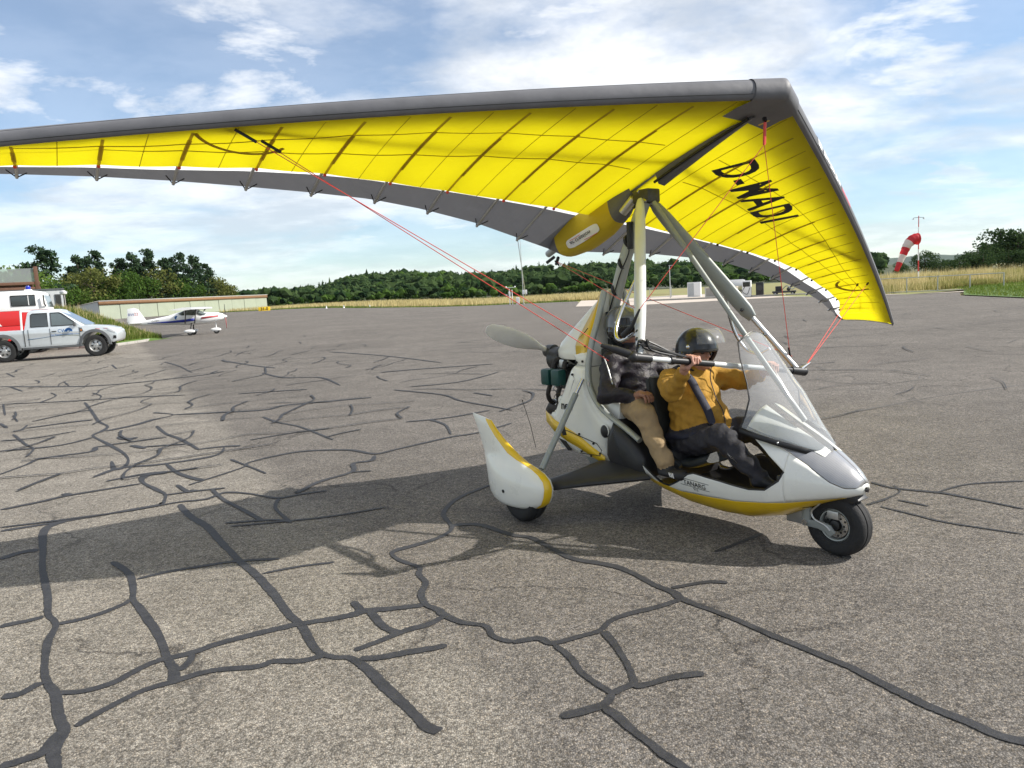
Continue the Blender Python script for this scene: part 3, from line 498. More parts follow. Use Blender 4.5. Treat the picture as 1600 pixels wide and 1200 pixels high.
# pod surface
PX=[-1.34,-1.15,-.95,-.7,-.5,-.3,-.15,-.05,.05,.11,.155,.18]
PB=[.255,.195,.155,.14,.15,.20,.272,.325,.365,.385,.403,.425]
PT=[.95,.95,.95,.93,.905,.79,.715,.655,.585,.54,.49,.445]
PW=[.35,.365,.37,.37,.355,.315,.25,.205,.15,.105,.06,.012]
PC=[.50,.50,.49,.48,.48,.47,.455,.45,.445,.443,.44,.435]
def pv(a,x): return float(np.interp(x,PX,a))
def pod(x,z,side=-1,off=0.):
    zb,zt,w_,zc_=pv(PB,x),pv(PT,x),pv(PW,x),pv(PC,x); z=min(max(z,zb),zt)
    if z<zc_:
        s_=min(1,((zc_-z)/max(1e-4,zc_-zb))); y=w_*(max(0,1-s_**2.8))**(1/2.4)
    else:
        s_=min(1,(z-zc_)/max(1e-4,zt-zc_)); y=w_*(max(0,1-s_**1.9))**(1/1.9)
    return (x,side*(max(0,y-off)),z)
def pod_patch(name,m,xs,zlo,zhi,n=10,parent=None,off=0.,both=True,ease=False):
    for sd in ((-1,1) if both else (-1,)):
        rows=[]
        for x in xs:
            a,c=zlo(x),zhi(x); rows.append([pod(x,a+(c-a)*(1-math.cos(math.pi*j/n))/2 if ease else a+(c-a)*j/n,sd,off) for j in range(n+1)])
        MB().loft(rows,closed=False,caps=False).build(name,m,parent or trike,angle=60,thick=.006)
I=lambda X,Z: (lambda x: float(np.interp(x,X,Z)))
yel=I([-1.34,-1.15,-.95,-.5,-.2,.0,.08],[.36,.32,.29,.305,.335,.372,.386])
wlow=I([-1.34,-1.26,-1.12,-1.05,-.95,-.85,-.8,-.6,-.4,-.3,-.215,-.2],[.47,.42,.315,.31,.36,.43,.445,.425,.40,.41,.48,.53])
hood=I([-.47,-.38,-.23,-.09,.03,.10,.145,.165],[.757,.722,.655,.572,.482,.446,.446,.457])
ofr=I([-.47,-.44,-.33,-.24,-.2],[.75,.735,.65,.57,.53])
xsA=list(np.linspace(-1.34,-.2,58)); xsB=list(np.linspace(-.2,.178,34)); xsC=list(np.linspace(-.47,-.2,18))
pod_patch('belly_fairing','gel_yellow',xsA+list(np.linspace(-.18,.08,14)),lambda x:pv(PB,x),yel,8,ease=True)
pod_patch('pod_side','gel_white',xsA,yel,wlow,8)
pod_patch('pod_nose','gel_white',xsB,lambda x: yel(x) if x<.08 else pv(PB,x),lambda x:min(hood(x),pv(PT,x)) if x<.165 else pv(PT,x),10)
pod_patch('pod_side','gel_white',xsC,ofr,hood,6)
base=I([-.52,-.47,-.38,-.27,-.12,-.03],[.775,.772,.735,.705,.655,.61])
xsD=list(np.linspace(-.47,.164,44))
pod_patch('carbon_hood','carbon_fibre',xsD,lambda x:min(hood(x)+.004,pv(PT,x)),lambda x:min(base(x),pv(PT,x)) if x<-.03 else pv(PT,x),10,off=-.001,ease=True)
pod_patch('dash_cowl','gel_white',list(np.linspace(-.47,-.03,26)),lambda x:base(x)+.002,lambda x:pv(PT,x)-.004,8,off=.002,ease=True)
pod_patch('hull_liner','black_plastic',xsA,lambda x:pv(PB,x)+.02,lambda x:wlow(x)-.006,6,off=.014)
MB().loft([[(x,-.9*pod(x,.31)[1]*-1,.30),(x,.9*pod(x,.31)[1],.30)] for x in np.linspace(-1.34,-.05,16)],closed=False,caps=False).build('cockpit_floor','black_plastic',trike,thick=.01)
MB().box((-.22,0,.40),(.02,.38,.18)).build('pedal_bulkhead','black_plastic',trike)
for sy in (-1,1): MB().box((-.30,.12*sy,.42),(.03,.10,.10)).build('rudder_pedal','dark_metal',trike,bevel=.008)
# coloured edge trims on the cockpit opening
for sd in (-1,1):
    MB().tube([pod(x,wlow(x),sd,-.001) for x in np.linspace(-1.33,-.2,46)],.006,6).build('opening_trim','black_plastic',trike)
MB().lathe([(.016,0),(.016,.02),(.006,.024)],(.168,-.012,.437),'X',12).build('nose_light','black_gloss',trike)
# pod lettering
text_on('TANARG',lambda u,v:(lambda q:(q[0],q[1]-.006,q[2]))(pod(-.80+u,.365+v-.06*u,-1)),'ink',trike,size=.046,bold=.0004,space=1.0)
text_on('912',lambda u,v:(lambda q:(q[0],q[1]-.006,q[2]))(pod(-.795+u,.33+v-.06*u,-1)),'ink',trike,size=.024,bold=.0002,space=1.15)
for dz in (.027,-.02):
    MB().loft([[(lambda q:(q[0],q[1]-.006,q[2]))(pod(-.80+u,.365+dz-.06*u+e,-1)) for e in (-.0016,.0016)] for u in np.linspace(-.105 if dz>0 else -.12,.12,9)],closed=False,caps=False).build('lettering_line','ink',trike)
# windscreen
def ws(z,s):
    zz=[.61,.655,.705,.735,.772,.85,.95,1.04,1.19,1.29,1.33,1.352]; hw=[.004,.155,.243,.282,.312,.292,.262,.225,.182,.142,.09,.004]; ex=[-.03,-.12,-.27,-.38,-.472,-.445,-.435,-.475,-.555,-.60,-.585,-.60]
    h=float(np.interp(z,zz,hw)); xe=float(np.interp(z,zz,ex)); xc=float(np.interp(z,[.61,1.352],[-.025,-.565])); xc=max(xc,xe)
    return (xe+(xc-xe)*(1-abs(s)**2.2)**.8,h*s,z)
zs=[.612,.63,.655,.68,.705,.735,.772,.81,.85,.9,.95,1.0,1.04,1.09,1.14,1.19,1.24,1.29,1.315,1.335,1.35]
scr=MB().loft([[ws(z,s) for s in np.linspace(-1,1,21)] for z in zs],closed=False,caps=False).build('windscreen','clear_screen',trike,angle=180)
edge=[ws(z,-1) for z in zs[6:]]+[ws(z,1) for z in reversed(zs[6:])]
MB().tube(edge,.0055,6).build('screen_edge','black_plastic',scr)
basel=[ws(z,-1) for z in reversed(zs[:7])]+[ws(z,1) for z in zs[:7]]
MB().loft([[(x,y*1.03,z-.022),(x-.0,y*1.0,z+.012)] for x,y,z in basel],closed=False,caps=False).build('screen_gasket','black_plastic',scr,thick=.006)
for z,s in ((.70,-1),(.64,-1),(.613,0),(.64,1)):
    q=ws(z,s); MB().ball((q[0]+.002,q[1]*1.03,q[2]-.004),.008,8,5).build('screw','steel',scr)
# front strut, mast
MB().tube([(-1.44,.03,2.28),(-.62,0,1.29),(-.22,0,.80)],.018,12).build('front_strut','grey_strut',trike)
MB().tube([(-1.535,.03,2.30),(-1.72,0,1.90),(-1.90,0,1.47),(-2.06,0,1.15),(-2.08,0,.75)],.040,14,ell=1.4,up=(1,0,0)).build('mast','alu_paint',trike)
for z in (2.02,1.86,1.66):
    x=-1.72+(z-1.90)*.42; MB().tube([(x-.01,0,z-.004),(x+.01,0,z+.004)],.056,14).build('mast_band','black_plastic',trike)
MB().tube(spline([(-1.60,-.03,2.16),(-1.63,-.06,2.0),(-1.63,-.055,1.93),(-1.75,-.05,1.75),(-1.92,-.05,1.38),(-1.99,-.05,1.2)],5),.005,8).build('mast_cable','black_plastic',trike)
MB().box((-1.615,-.05,2.06),(.03,.04,.20)).build('mast_bracket','black_plastic',trike,bevel=.006)
# rear fairings
def sideY(sd,bul=0): return lambda a,c,d:(a,sd*d,c)
white=[(-1.86,1.0),(-1.825,.90),(-1.74,.805),(-1.65,.745),(-1.50,.685),(-1.60,.60),(-1.665,.52),(-1.675,.45),(-1.65,.375),(-1.9,.375),(-2.12,.405),(-2.27,.45),(-2.36,.56),(-2.37,.64),(-2.33,.70),(-2.27,.735),(-2.24,.79),(-2.17,.88),(-2.11,.99),(-2.06,1.07),(-2.02,1.10),(-1.88,1.085)]
black=[(-1.57,.715),(-1.505,.69),(-1.35,.575),(-1.255,.47),(-1.255,.325),(-1.45,.325),(-1.60,.35),(-1.655,.44),(-1.645,.57)]
for sd in (-1,1):
    sp_=MB().pillow(white,sideY(sd),[(0,.02),(0,.275),(.010,.305),(.03,.325),(.07,.338),(.11,.343)]).build('side_fairing','gel_white',trike,angle=45)
    MB().pillow(black,sideY(sd),[(0,.05),(0,.315),(.012,.345),(.035,.368),(.07,.380)]).build('lower_panel','black_plastic',trike,angle=45)
    if sd<0:
        st=[(-2.365,.665),(-2.25,.60),(-2.10,.545),(-1.95,.50),(-1.80,.44),(-1.668,.395)]; wd=[.045,.05,.055,.05,.04,.03]
        MB().loft([[(x,-.3455 if x>-2.3 else -.333,z-w_),(x,-.3455 if x>-2.3 else -.333,z+w_)] for (x,z),w_ in zip(st,wd)],closed=False,caps=False).build('yellow_stripe','gel_yellow',sp_,thick=.003)
        MB().tube([(-2.20,-.349,.585),(-2.08,-.349,.575),(-1.75,-.349,.515),(-1.70,-.349,.47),(-1.72,-.349,.425),(-1.95,-.349,.415)],.0028,5).build('hatch_seam','ink',sp_)
        for (x,z) in ((-2.14,.93),(-2.25,.72),(-2.12,.665),(-1.95,.565),(-1.79,.51),(-1.72,.44),(-2.06,.43),(-1.93,.43),(-1.82,.41),(-2.0,1.03)):
            MB().lathe([(.009,-.352),(.009,-.342)],(x,0,z),'Y',10).build('screw','ink',sp_)
        MB().lathe([(.052,-.347),(.048,-.350),(.038,-.350)],(-1.665+.0,0,.625),'Y',20,caps=False).build('socket_ring','gel_white',sp_)
        MB().ball((-1.66,-.345,.62),(.042,.022,.05)).build('socket_cap','black_plastic',sp_)
        MB().prism([(-2.185,.62),(-2.13,.63),(-2.10,.54),(-2.15,.53)],lambda a,c,d:(a,d,c),-.349,-.34).build('vent','ink',sp_)
        MB().prism([(-2.20,.50),(-2.12,.485),(-2.05,.42),(-2.09,.415)],lambda a,c,d:(a,d,c),-.349,-.34).build('vent','ink',sp_)
        text_on('neo',lambda u,v:(-2.085+u,-.3475,.775+v),'ink',sp_,size=.095,bold=.002,space=.95)
# rear underside plate and fuel tank between the fairings
MB().box((-1.92,0,.62),(.72,.56,.44)).build('fuel_tank','gel_white',trike,bevel=.03)
MB().prism([(-2.05,.40),(-1.7,.38),(-1.75,.30),(-1.95,.30)],lambda a,c,d:(a,d,c),-.24,.24).build('belly_plate','grey_strut',trike,bevel=.008)
# trim tube along the cockpit edge
for sd in (-1,1):
    q=spline([(-1.86,.10*sd,1.66),(-1.865,.17*sd,1.46),(-1.865,.25*sd,1.27),(-1.865,.295*sd,1.10),(-1.835,.315*sd,.95),(-1.74,.325*sd,.82),(-1.60,.335*sd,.735),(-1.44,.34*sd,.665),(-1.30,.345*sd,.595)],6)
    MB().tube(q,.021,10,ell=1.25,up=(0,1,0)).build('cockpit_rim','alu_paint',trike)
# upper engine cowl
rings=[]
for z,xb,xf,hw in ((1.135,-2.335,-1.90,.265),(1.15,-2.365,-1.885,.272),(1.20,-2.375,-1.88,.268),(1.26,-2.345,-1.88,.25),(1.34,-2.26,-1.88,.215),(1.43,-2.16,-1.88,.17),(1.52,-2.06,-1.88,.125),(1.60,-1.97,-1.875,.08),(1.66,-1.91,-1.87,.045),(1.675,-1.89,-1.872,.02)):
    ring=[]
    for j in range(26):
        a=2*math.pi*j/26; cx,cy=math.cos(a),math.sin(a); x=(xf+xb)/2+(xf-xb)/2*math.copysign(abs(cx)**.72,cx); y=hw*math.copysign(abs(cy)**.72,cy); ring.append((x,y,z))
    rings.append(ring)
cowl=MB().loft(rings).build('engine_cowl','gel_white',trike,angle=55)
q=[]; 
for z in np.linspace(1.16,1.655,18):
    hw=float(np.interp(z,[1.15,1.2,1.26,1.34,1.43,1.52,1.6,1.66],[.272,.268,.25,.215,.17,.125,.08,.045])); wd=.02+.10*max(0,1-abs(z-1.26)/.30)
    q.append([(-1.885,-hw*.80-.012,z),(-1.93,-hw-.006,z),(-1.93-wd,-hw-.004,z)])
MB().loft(q,closed=False,caps=False).build('yellow_stripe','gel_yellow',cowl,thick=.003)
MB().pillow([(-2.02,1.09),(-1.88,1.09),(-1.875,1.20),(-1.96,1.20),(-2.05,1.18)],sideY(-1),[(0,.1),(0,.262),(.01,.282),(.03,.292)]).build('cowl_flank','gel_white',cowl)
MB().tube([(-2.03,-.232,1.30),(-1.98,-.215,1.345),(-1.955,-.20,1.38)],.006,6).build('cowl_slot','ink',cowl)
for (x,y,z) in ((-1.93,-.262,1.245),(-1.93,-.297,1.13),(-2.0,-.295,1.12)): MB().ball((x,y,z),.010,8,6).build('screw','ink',cowl)
# engine
eng=MB().box((-2.30,0,.98),(.40,.24,.24)).build('engine_block','dark_metal',trike,bevel=.02)
for x in (-2.375,-2.245):
    for sd in (-1,1):
        c=MB()
        for k in range(5): c.lathe([(.062,-.006),(.062,.006)],(x,sd*(.14+.022*k),.99),'Y',16)
        c.lathe([(.048,-.07),(.048,.07)],(x,sd*.19,.99),'Y',14); c.build('cylinder','dark_metal',eng)
        MB().box((x,sd*.285,.985),(.105,.085,.135)).build('rocker_cover','green_cover',eng,bevel=.022)
        MB().tube(spline([(x,sd*.22,1.04),(x+.01,sd*.20,1.11),(x+.06,sd*.13,1.14),(x+.1,0,1.15)],5),.024,10).build('intake_pipe','exhaust',eng)
        MB().tube(spline([(x,sd*.26,.93),(x-.03,sd*.27,.84),(x-.08,sd*.20,.76),(x-.10,sd*.08,.72)],5),.02,10).build('exhaust_pipe','exhaust',eng)
MB().tube([(-2.62,-.10,.66),(-2.50,-.12,.70),(-2.30,-.13,.71)],[.03,.075,.075],14).build('muffler','exhaust',eng)
sp=[(-2.36+.012*math.cos(a)+.0,-.23+.012*math.sin(a),.93-.012*a) for a in np.linspace(0,16,90)]
MB().tube(sp,.0035,5).build('exhaust_spring','steel',eng)
MB().lathe([(.10,-2.62),(.10,-2.50),(.13,-2.48),(.13,-2.44)],(0,0,1.10),'X',20).build('gearbox','dark_metal',eng)
for k in range(16):
    a=[(-2.2+rng.uniform(-.18,.10),rng.uniform(-.24,.0),1.02+rng.uniform(-.08,.12)) for _ in range(3)]
    MB().tube(spline(a,4),.007+.004*(k%3),6).build('hose','black_plastic' if k%4 else 'alu',eng)
MB().box((-2.27,-.20,1.09),(.06,.05,.07)).build('carburettor','alu',eng,bevel=.01)
# propeller
HUB=(-2.69,0,1.16)
prop=MB().lathe([(.015,-.055),(.05,-.04),(.06,0),(.06,.07)],HUB,'X',20).build('propeller_hub','dark_metal',trike)
ang0=math.atan2(.235,-.62)
for s_ in (0,math.pi):
    a0=ang0+s_; e=Vector((0,math.cos(a0),math.sin(a0))); t=Vector((0,-math.sin(a0),math.cos(a0))); rings=[]
    for r,ch,tw,th in ((.05,.05,65,.04),(.11,.065,60,.034),(.20,.125,50,.026),(.32,.165,42,.02),(.46,.168,34,.016),(.58,.145,28,.012),(.665,.105,25,.009),(.70,.05,24,.006)):
        an=R_(tw); cd_=t*math.cos(an)*(-1 if s_==0 else -1)+Vector((1,0,0))*math.sin(an); nn=cd_.cross(e); ring=[]
        for j in range(16):
            b_=2*math.pi*j/16; p=Vector(HUB)+e*r+cd_*(ch*.5*math.cos(b_))+nn*(th*.5*math.sin(b_)*(1+.5*math.cos(b_))); ring.append(tuple(p))
        rings.append(ring)
    MB().loft(rings).build('propeller_blade','prop_grey',prop,angle=60)
MB().tube([(-1.80,-.36,.93+.02),(-1.80,-.36,.99)],.006,6).build('strut_bolt','steel',trike)
# rear wheels, spats, suspension
for sd in (-1,1):
    X0=-1.96
    rw=wheel((X0,.90*sd,.20),.20,.14,.095,'rear_wheel',trike)
    prof_=[(.105,-2.17,-1.93,.075),(.113,-2.25,-1.84,.092),(.135,-2.31,-1.76,.102),(.175,-2.355,-1.695,.108),(.23,-2.375,-1.665,.110),(.29,-2.385,-1.655,.105),(.34,-2.40,-1.675,.094),(.38,-2.418,-1.73,.080),(.41,-2.43,-1.81,.066),(.435,-2.443,-1.90,.053),(.46,-2.455,-1.965,.044),(.50,-2.475,-2.035,.036),(.55,-2.50,-2.11,.029),(.61,-2.532,-2.20,.023),(.67,-2.565,-2.275,.016),(.715,-2.592,-2.325,.010),(.735,-2.60,-2.34,.004)]
    def sec(k,j,n=36,g=0.,a=None):
        z,xa,xb,th=prof_[k]; a=2*math.pi*j/n if a is None else a; c_,s1=math.cos(a),math.sin(a); ex=.9
        return ((xa+xb)/2+((xb-xa)/2+g)*math.copysign(abs(c_)**ex,c_),.90*sd+(th+g)*math.copysign(abs(s1)**.75,s1)*(1+.25*c_*(z>.45)),z+(xb-xa)*(-.07*c_*min(1,(z-.45)/.2) if z>.45 else 0))
    spat=MB().loft([[sec(k,j) for j in range(36)] for k in range(len(prof_))]).build('wheel_spat','gel_white',trike,angle=60)
    rows=[]
    for k in range(2,len(prof_)):
        hi=float(np.interp(prof_[k][0],[.09,.35,.43,.50,.74],[.34,.30,.34,.85,1.15])); lo=float(np.interp(prof_[k][0],[.09,.35,.43,.50,.74],[-.05,-.10,-.30,-.85,-1.15])); rows.append([sec(k,0,g=.0025,a=(lo+(hi-lo)*q_/8)*(-1 if sd<0 else 1)) for q_ in range(9)])
    MB().loft(rows,closed=False,caps=False).build('yellow_stripe','gel_yellow',spat,angle=60)
    MB().lathe([(.013,-.004),(.013,.004)],(-2.08,(.90+.110)*sd,.22),'Y',12).build('axle_plug','ink',spat)
    # suspension arm and strut
    rings=[]
    for t_ in np.linspace(0,1,8):
        y=(.80-.44*t_)*sd; xc_=-1.79+.33*t_; ch=.07+.20*t_**1.3; z=.275+.085*t_; th=.022+.020*t_
        rings.append([(xc_+ch*math.cos(a),y,z+th*math.sin(a)-.02*math.cos(a)) for a in [2*math.pi*j/16 for j in range(16)]])
    MB().loft(rings).build('suspension_arm','black_plastic',trike,angle=60)
    lo_=Vector((-1.815,.84*sd,.40)); hi_=Vector((-1.885,.345*sd,1.0)); md=lo_+(hi_-lo_)*.83
    MB().tube([lo_,md],.024,12).build('strut','grey_strut',trike); MB().tube([md,hi_],.016,10).build('strut_rod','steel',trike)
# whip aerial
MB().tube([(-2.38,-.45,.42),(-2.42,-.46,.60),(-2.50,-.47,.80)],.0025,5).build('aerial','ink',trike); MB().ball((-2.50,-.47,.80),.006,8,6).build('aerial_tip','ink',trike)
# seats
def seat(path,wd,th,name):
    P=spline(path,5); rows=[]
    for i,(x,y,z) in enumerate(P):
        a=P[max(i-1,0)];c=P[min(i+1,len(P)-1)]; d=Vector((c[0]-a[0],0,c[2]-a[2])).normalized(); n=Vector((-d.z,0,d.x)); ring=[]
        for j in range(18):
            b_=2*math.pi*j/18; cy=math.copysign(abs(math.cos(b_))**.5,math.cos(b_)); sn=math.copysign(abs(math.sin(b_))**.6,math.sin(b_)); ring.append((x+n.x*th*sn,wd*cy,z+n.z*th*sn))
        rows.append(ring)
    return MB().loft(rows).build(name,'seat_foam',trike,angle=60)
seat([(-1.315,0,1.03),(-1.31,0,.85),(-1.27,0,.62),(-1.18,0,.47),(-1.0,0,.44),(-.83,0,.50)],.205,.035,'front_seat')
seat([(-1.80,0,1.22),(-1.80,0,.95),(-1.74,0,.72),(-1.58,0,.655),(-1.36,0,.68)],.20,.04,'rear_seat')
seat([(-1.845,0,1.50),(-1.835,0,1.34),(-1.825,0,1.20)],.105,.025,'headrest')
for sd in (-1,1): MB().tube(spline([(-1.34,.20*sd,1.02),(-1.30,.215*sd,.80),(-1.20,.215*sd,.53),(-1.05,.21*sd,.42)],5),.018,8).build('seat_frame','seat_foam',trike)
MB().box((-1.50,-.19,.70),(.30,.05,.05)).build('seat_rail','black_plastic',trike,bevel=.01)
MB().box((-1.25,0,.42),(.40,.40,.20)).build('seat_box','black_plastic',trike,bevel=.02)
# ------------------------------------------------------------------ wing (own frame: origin at the nose, x forward, y port) mapped into the trike frame
_cy,_sy=math.cos(-.9978-HD),math.sin(-.9978-HD); _cp,_sp=math.cos(.2783),math.sin(.2783); _cr,_sr=math.cos(-.1639),math.sin(-.1639)
WM=Matrix(((_cy,-_sy,0),(_sy,_cy,0),(0,0,1)))@Matrix(((_cp,0,-_sp),(0,1,0),(_sp,0,_cp)))@Matrix(((1,0,0),(0,_cr,-_sr),(0,_sr,_cr)))
_nw=Vector((1.7493-1.9298,4.6733-4.4250,2.8185)); _ch,_sh=math.cos(HD),math.sin(HD)
NOSE=Vector((_nw.x*_ch+_nw.y*_sh,-_nw.x*_sh+_nw.y*_ch,_nw.z))
def T(p): return tuple(NOSE+WM@Vector(p))
SPAN=4.95
def xle(y): y=abs(y); return -.4695*y-.0094*y*y
def zle(y): y=abs(y); return -.0275*y-.0062*y*y
def rle(y): return .066-.026*abs(y)/SPAN
def xte(y): return float(np.interp(abs(y),[0,.45,.9,1.4,1.8,2.2,2.65,3.05,3.5,4.0,4.6,4.95],[-2.52,-2.40,-2.28,-2.22,-2.22,-2.29,-2.39,-2.49,-2.63,-2.82,-3.10,-3.25]))
def xlow(y): return float(np.interp(abs(y),[0,.54,1.05,1.5,1.85,2.28,2.67,3.15,3.6,4.05,4.66,4.95],[-1.86,-1.85,-1.87,-1.90,-1.93,-1.99,-2.08,-2.26,-2.42,-2.62,-3.06,-3.21]))
BAT=[.45,.89,1.34,1.76,2.20,2.62,3.06,3.50,3.94,4.38]
def billow(y):
    k=[0]+BAT+[SPAN]; y=abs(y)
    for a,c in zip(k,k[1:]):
        if a<=y<=c: return math.sin(math.pi*(y-a)/(c-a))
    return 0
def chord(y): return xle(y)-xte(y)
def zte(y): return -.105+.013*abs(y)
def zlow(y,t):
    c=chord(y); r=rle(y); return (zle(y)-r*.75)*(1-t)+(zte(y)-.012)*t+.028*c*math.sin(math.pi*min(1,t*1.1))-.010*billow(y)*math.sin(math.pi*min(1,max(0,t)))
def zup(y,t):
    c=chord(y); r=rle(y); return (zle(y)+r)*(1-t)+zte(y)*t+.060*c*(t**.75*(1-t))*3.0
ysp=sorted(set([round(v,3) for k in range(len(BAT)+1) for v in np.linspace(([0]+BAT+[SPAN])[k],([0]+BAT+[SPAN])[k+1],6)]))
def sail(name,m,sd,f0,f1,zf,n,parent,y0=0,off=0):
    rows=[]
    for y in ysp:
        if y<y0: continue
        c=chord(y); a,e=f0(y),f1(y); rows.append([T((a+(e-a)*j/n,sd*y,zf(y,(xle(y)-(a+(e-a)*j/n))/c)+off)) for j in range(n+1)])
    return MB().loft(rows,closed=False,caps=False).build(name,m,parent,angle=180)
kg=lambda y: float(np.interp(abs(y),[0,1.2,2.0,2.6,3.2,4.0,4.95],[.76,.76,.72,.60,.50,.48,.6]))
xg=lambda y: xte(y)+(xlow(y)-.02-xte(y))*kg(y)
wing=None
for sd in (-1,1):
    o=sail('wing' if wing is None else 'upper_sail','sail_white',sd,lambda y:xle(y)-.16*chord(y),xg,zup,14,trike if wing is None else wing)
    if wing is None: wing=o; wing['label']='yellow and white hang-glider wing with dark grey leading edge'
    sail('trailing_edge','sail_grey',sd,xg,xte,zup,4,wing)
    sail('lower_sail','sail_yellow',sd,lambda y:xle(y)-rle(y)*.72,xlow,zlow,16,wing)
    # leading edge sleeve
    rows=[]
    for y in [0]+list(np.linspace(.10,SPAN,60)):
        r=rle(y); cx=xle(y)-r*.62; row=[]
        row.append((cx-.10*chord(y)*.9,sd*y,zup(y,.16-.0)-.002)) 
        row=[]
        for t in (.165,.12,.08): row.append(T((xle(y)-t*chord(y),sd*y,zup(y,t)+.003)))
        for a in np.linspace(100,-105,13):
            row.append(T((cx+r*.64*math.cos(R_(a)),sd*y,zle(y)+r*.98*math.sin(R_(a)))))
        rows.append(row)
    le=MB().loft(rows,closed=False,caps=False).build('leading_edge','le_grey',wing,angle=180)
    # seam lines across the lower sail
    for fr in (.38,.62):
        MB().tube([T((xle(y)-fr*(xle(y)-xlow(y))-.05*math.sin(y*2+fr*5),sd*y,zlow(y,fr*(xle(y)-xlow(y))/chord(y))-.003)) for y in np.linspace(.25,4.5,40)],.0028,4).build('sail_seam','batten_pocket_shade',wing)
    for ym in [(a_+c_)/2 for a_,c_ in zip([0]+BAT,BAT)]:
        MB().tube([T((x,sd*ym,zlow(ym,(xle(ym)-x)/chord(ym))-.002)) for x in np.linspace(xle(ym)-.10,xlow(ym),14)],.0022,4).build('sail_seam','batten_pocket_shade',wing)
    for i,yb in enumerate(BAT):
        x0=xle(yb)-.13; x1=xlow(yb)
        P=[(x,yb,zlow(yb,(xle(yb)-x)/chord(yb))) for x in np.linspace(x0,x1,14)]
        MB().loft([[T((x,sd*(y-.009),z-.006)),T((x,sd*(y+.009),z-.006))] for x,y,z in P],closed=False,caps=False).build('batten','batten_pocket_shade',wing)
        xa,xb=x0+(x1-x0)*(.22+.05*(i%3)),x0+(x1-x0)*.80
        P=[(x,yb,zlow(yb,(xle(yb)-x)/chord(yb))) for x in np.linspace(xa,xb,10)]
        MB().loft([[T((x,sd*(y-.013),z-.010)),T((x,sd*(y+.013),z-.010))] for x,y,z in P],closed=False,caps=False).build('batten_shadow_bar','batten_pocket_shade',wing)  # darker bar painting the upper batten's shadow onto the lower sail
        # upper batten seen between lower sail and trailing edge
        c=chord(yb); P=[T((x,sd*yb,zup(yb,(xle(yb)-x)/c)-.014)) for x in np.linspace(xle(yb)-.28,xte(yb)-.015,14)]
        bt=MB().tube(P,.011,8).build('upper_batten','alu',wing)
        e=Vector(P[-1]); 
        for s2 in (-1,1): MB().tube([tuple(e),T((xte(yb)+.075,sd*yb+.055*s2,zup(yb,(xle(yb)-xte(yb)-.07)/c)-.018))],.004,5).build('batten_cord','ink',bt)
        MB().ball(T((xlow(yb)-.005,sd*yb,zlow(yb,(xle(yb)-xlow(yb))/c)-.008)),.012,8,5).build('batten_clip','ink' if sd>0 else 'cable_red',bt)
    # tip panel
    yt=SPAN; MB().loft([[T((x,sd*(yt+.004),zlow(yt,(xle(yt)-x)/chord(yt))-.01)),T((x,sd*(yt+.02),.5*(zlow(yt,(xle(yt)-x)/chord(yt))+zup(yt,(xle(yt)-x)/chord(yt))))),T((x,sd*(yt+.004),zup(yt,(xle(yt)-x)/chord(yt))))] for x in np.linspace(xle(yt)-.03,xte(yt),8)],closed=False,caps=False).build('tip_panel','le_grey',wing)
    MB().loft([[T((xx,sd*y,zlow(y,(xle(y)-xx)/chord(y))-.006)) for xx in (xte(y)+.045,xte(y)+.0)] for y in np.linspace(4.62,SPAN,6)],closed=False,caps=False).build('tip_patch','le_grey',wing)
    # cable exit ring patch on the underside
    yc=2.9 if sd<0 else 3.55; xc=xle(yc)-.22
    MB().tube([T((xc+.05-.20*math.cos(a),sd*(yc+.26*math.sin(a)-.10),zlow(yc+.2*math.sin(a),.22)-.008)) for a in np.linspace(-1.25,1.25,18)],.016,6,ell=.3).build('access_seam','batten_pocket_shade',wing)
    yl=4.55; MB().loft([[T((x,sd*yl,zlow(yl,(xle(yl)-x)/chord(yl))-.006)),T((x,sd*(yl+.035),zlow(yl,(xle(yl)-x)/chord(yl))-.006))] for x in np.linspace(xle(yl)-.16,xle(yl)-.55,6)],closed=False,caps=False).build('inspection_window','sail_white',wing)
for sd in (-1,1):
    MB().tube([T((-1.0,0,.03)),T((xle(1.6)-.62,sd*1.6,zle(1.6)+.06)),T((xle(2.9)-.16,sd*2.9,zle(2.9)+.035))],.026,10).build('cross_tube','alu',wing)
    for off,an in ((.0,70),(.0,-40)):
        MB().tube([T((xle(y)-rle(y)*.62+rle(y)*.655*math.cos(R_(an)),sd*y,zle(y)+rle(y)*.99*math.sin(R_(an)))) for y in np.linspace(.2,SPAN,50)],.0016,4).build('sleeve_stitching','ink',wing)
# nose cap
rows=[]
for y in np.linspace(-.19,.19,17):
    r=rle(y)*1.08; cx=xle(y)-rle(y)*.62; rows.append([T((xle(y)-t*chord(y),y,zup(y,t)+.008)) for t in (.15,.08)]+[T((cx+r*.72*math.cos(R_(a)),y,zle(y)+r*math.sin(R_(a)))) for a in np.linspace(100,-95,14)]+[T((x,y,zlow(y,(xle(y)-x)/chord(y))-.012)) for x in np.linspace(xle(y)-.15,-.36-.0*abs(y),6)])
cap=MB().loft(rows,closed=False,caps=False).build('nose_cap','le_grey',wing,angle=180)
MB().tube([T((-.20,0,-.10)),T((-.20,0,-.125))],.014,8).build('nose_bolt','black_gloss',cap)
MB().loft([[T((x,.02+.03*(x+.26)/.12,-.108)),T((x,.035+.03*(x+.26)/.12,-.108))] for x in (-.27,-.2)],closed=False,caps=False).build('nose_tag','gel_yellow',cap)
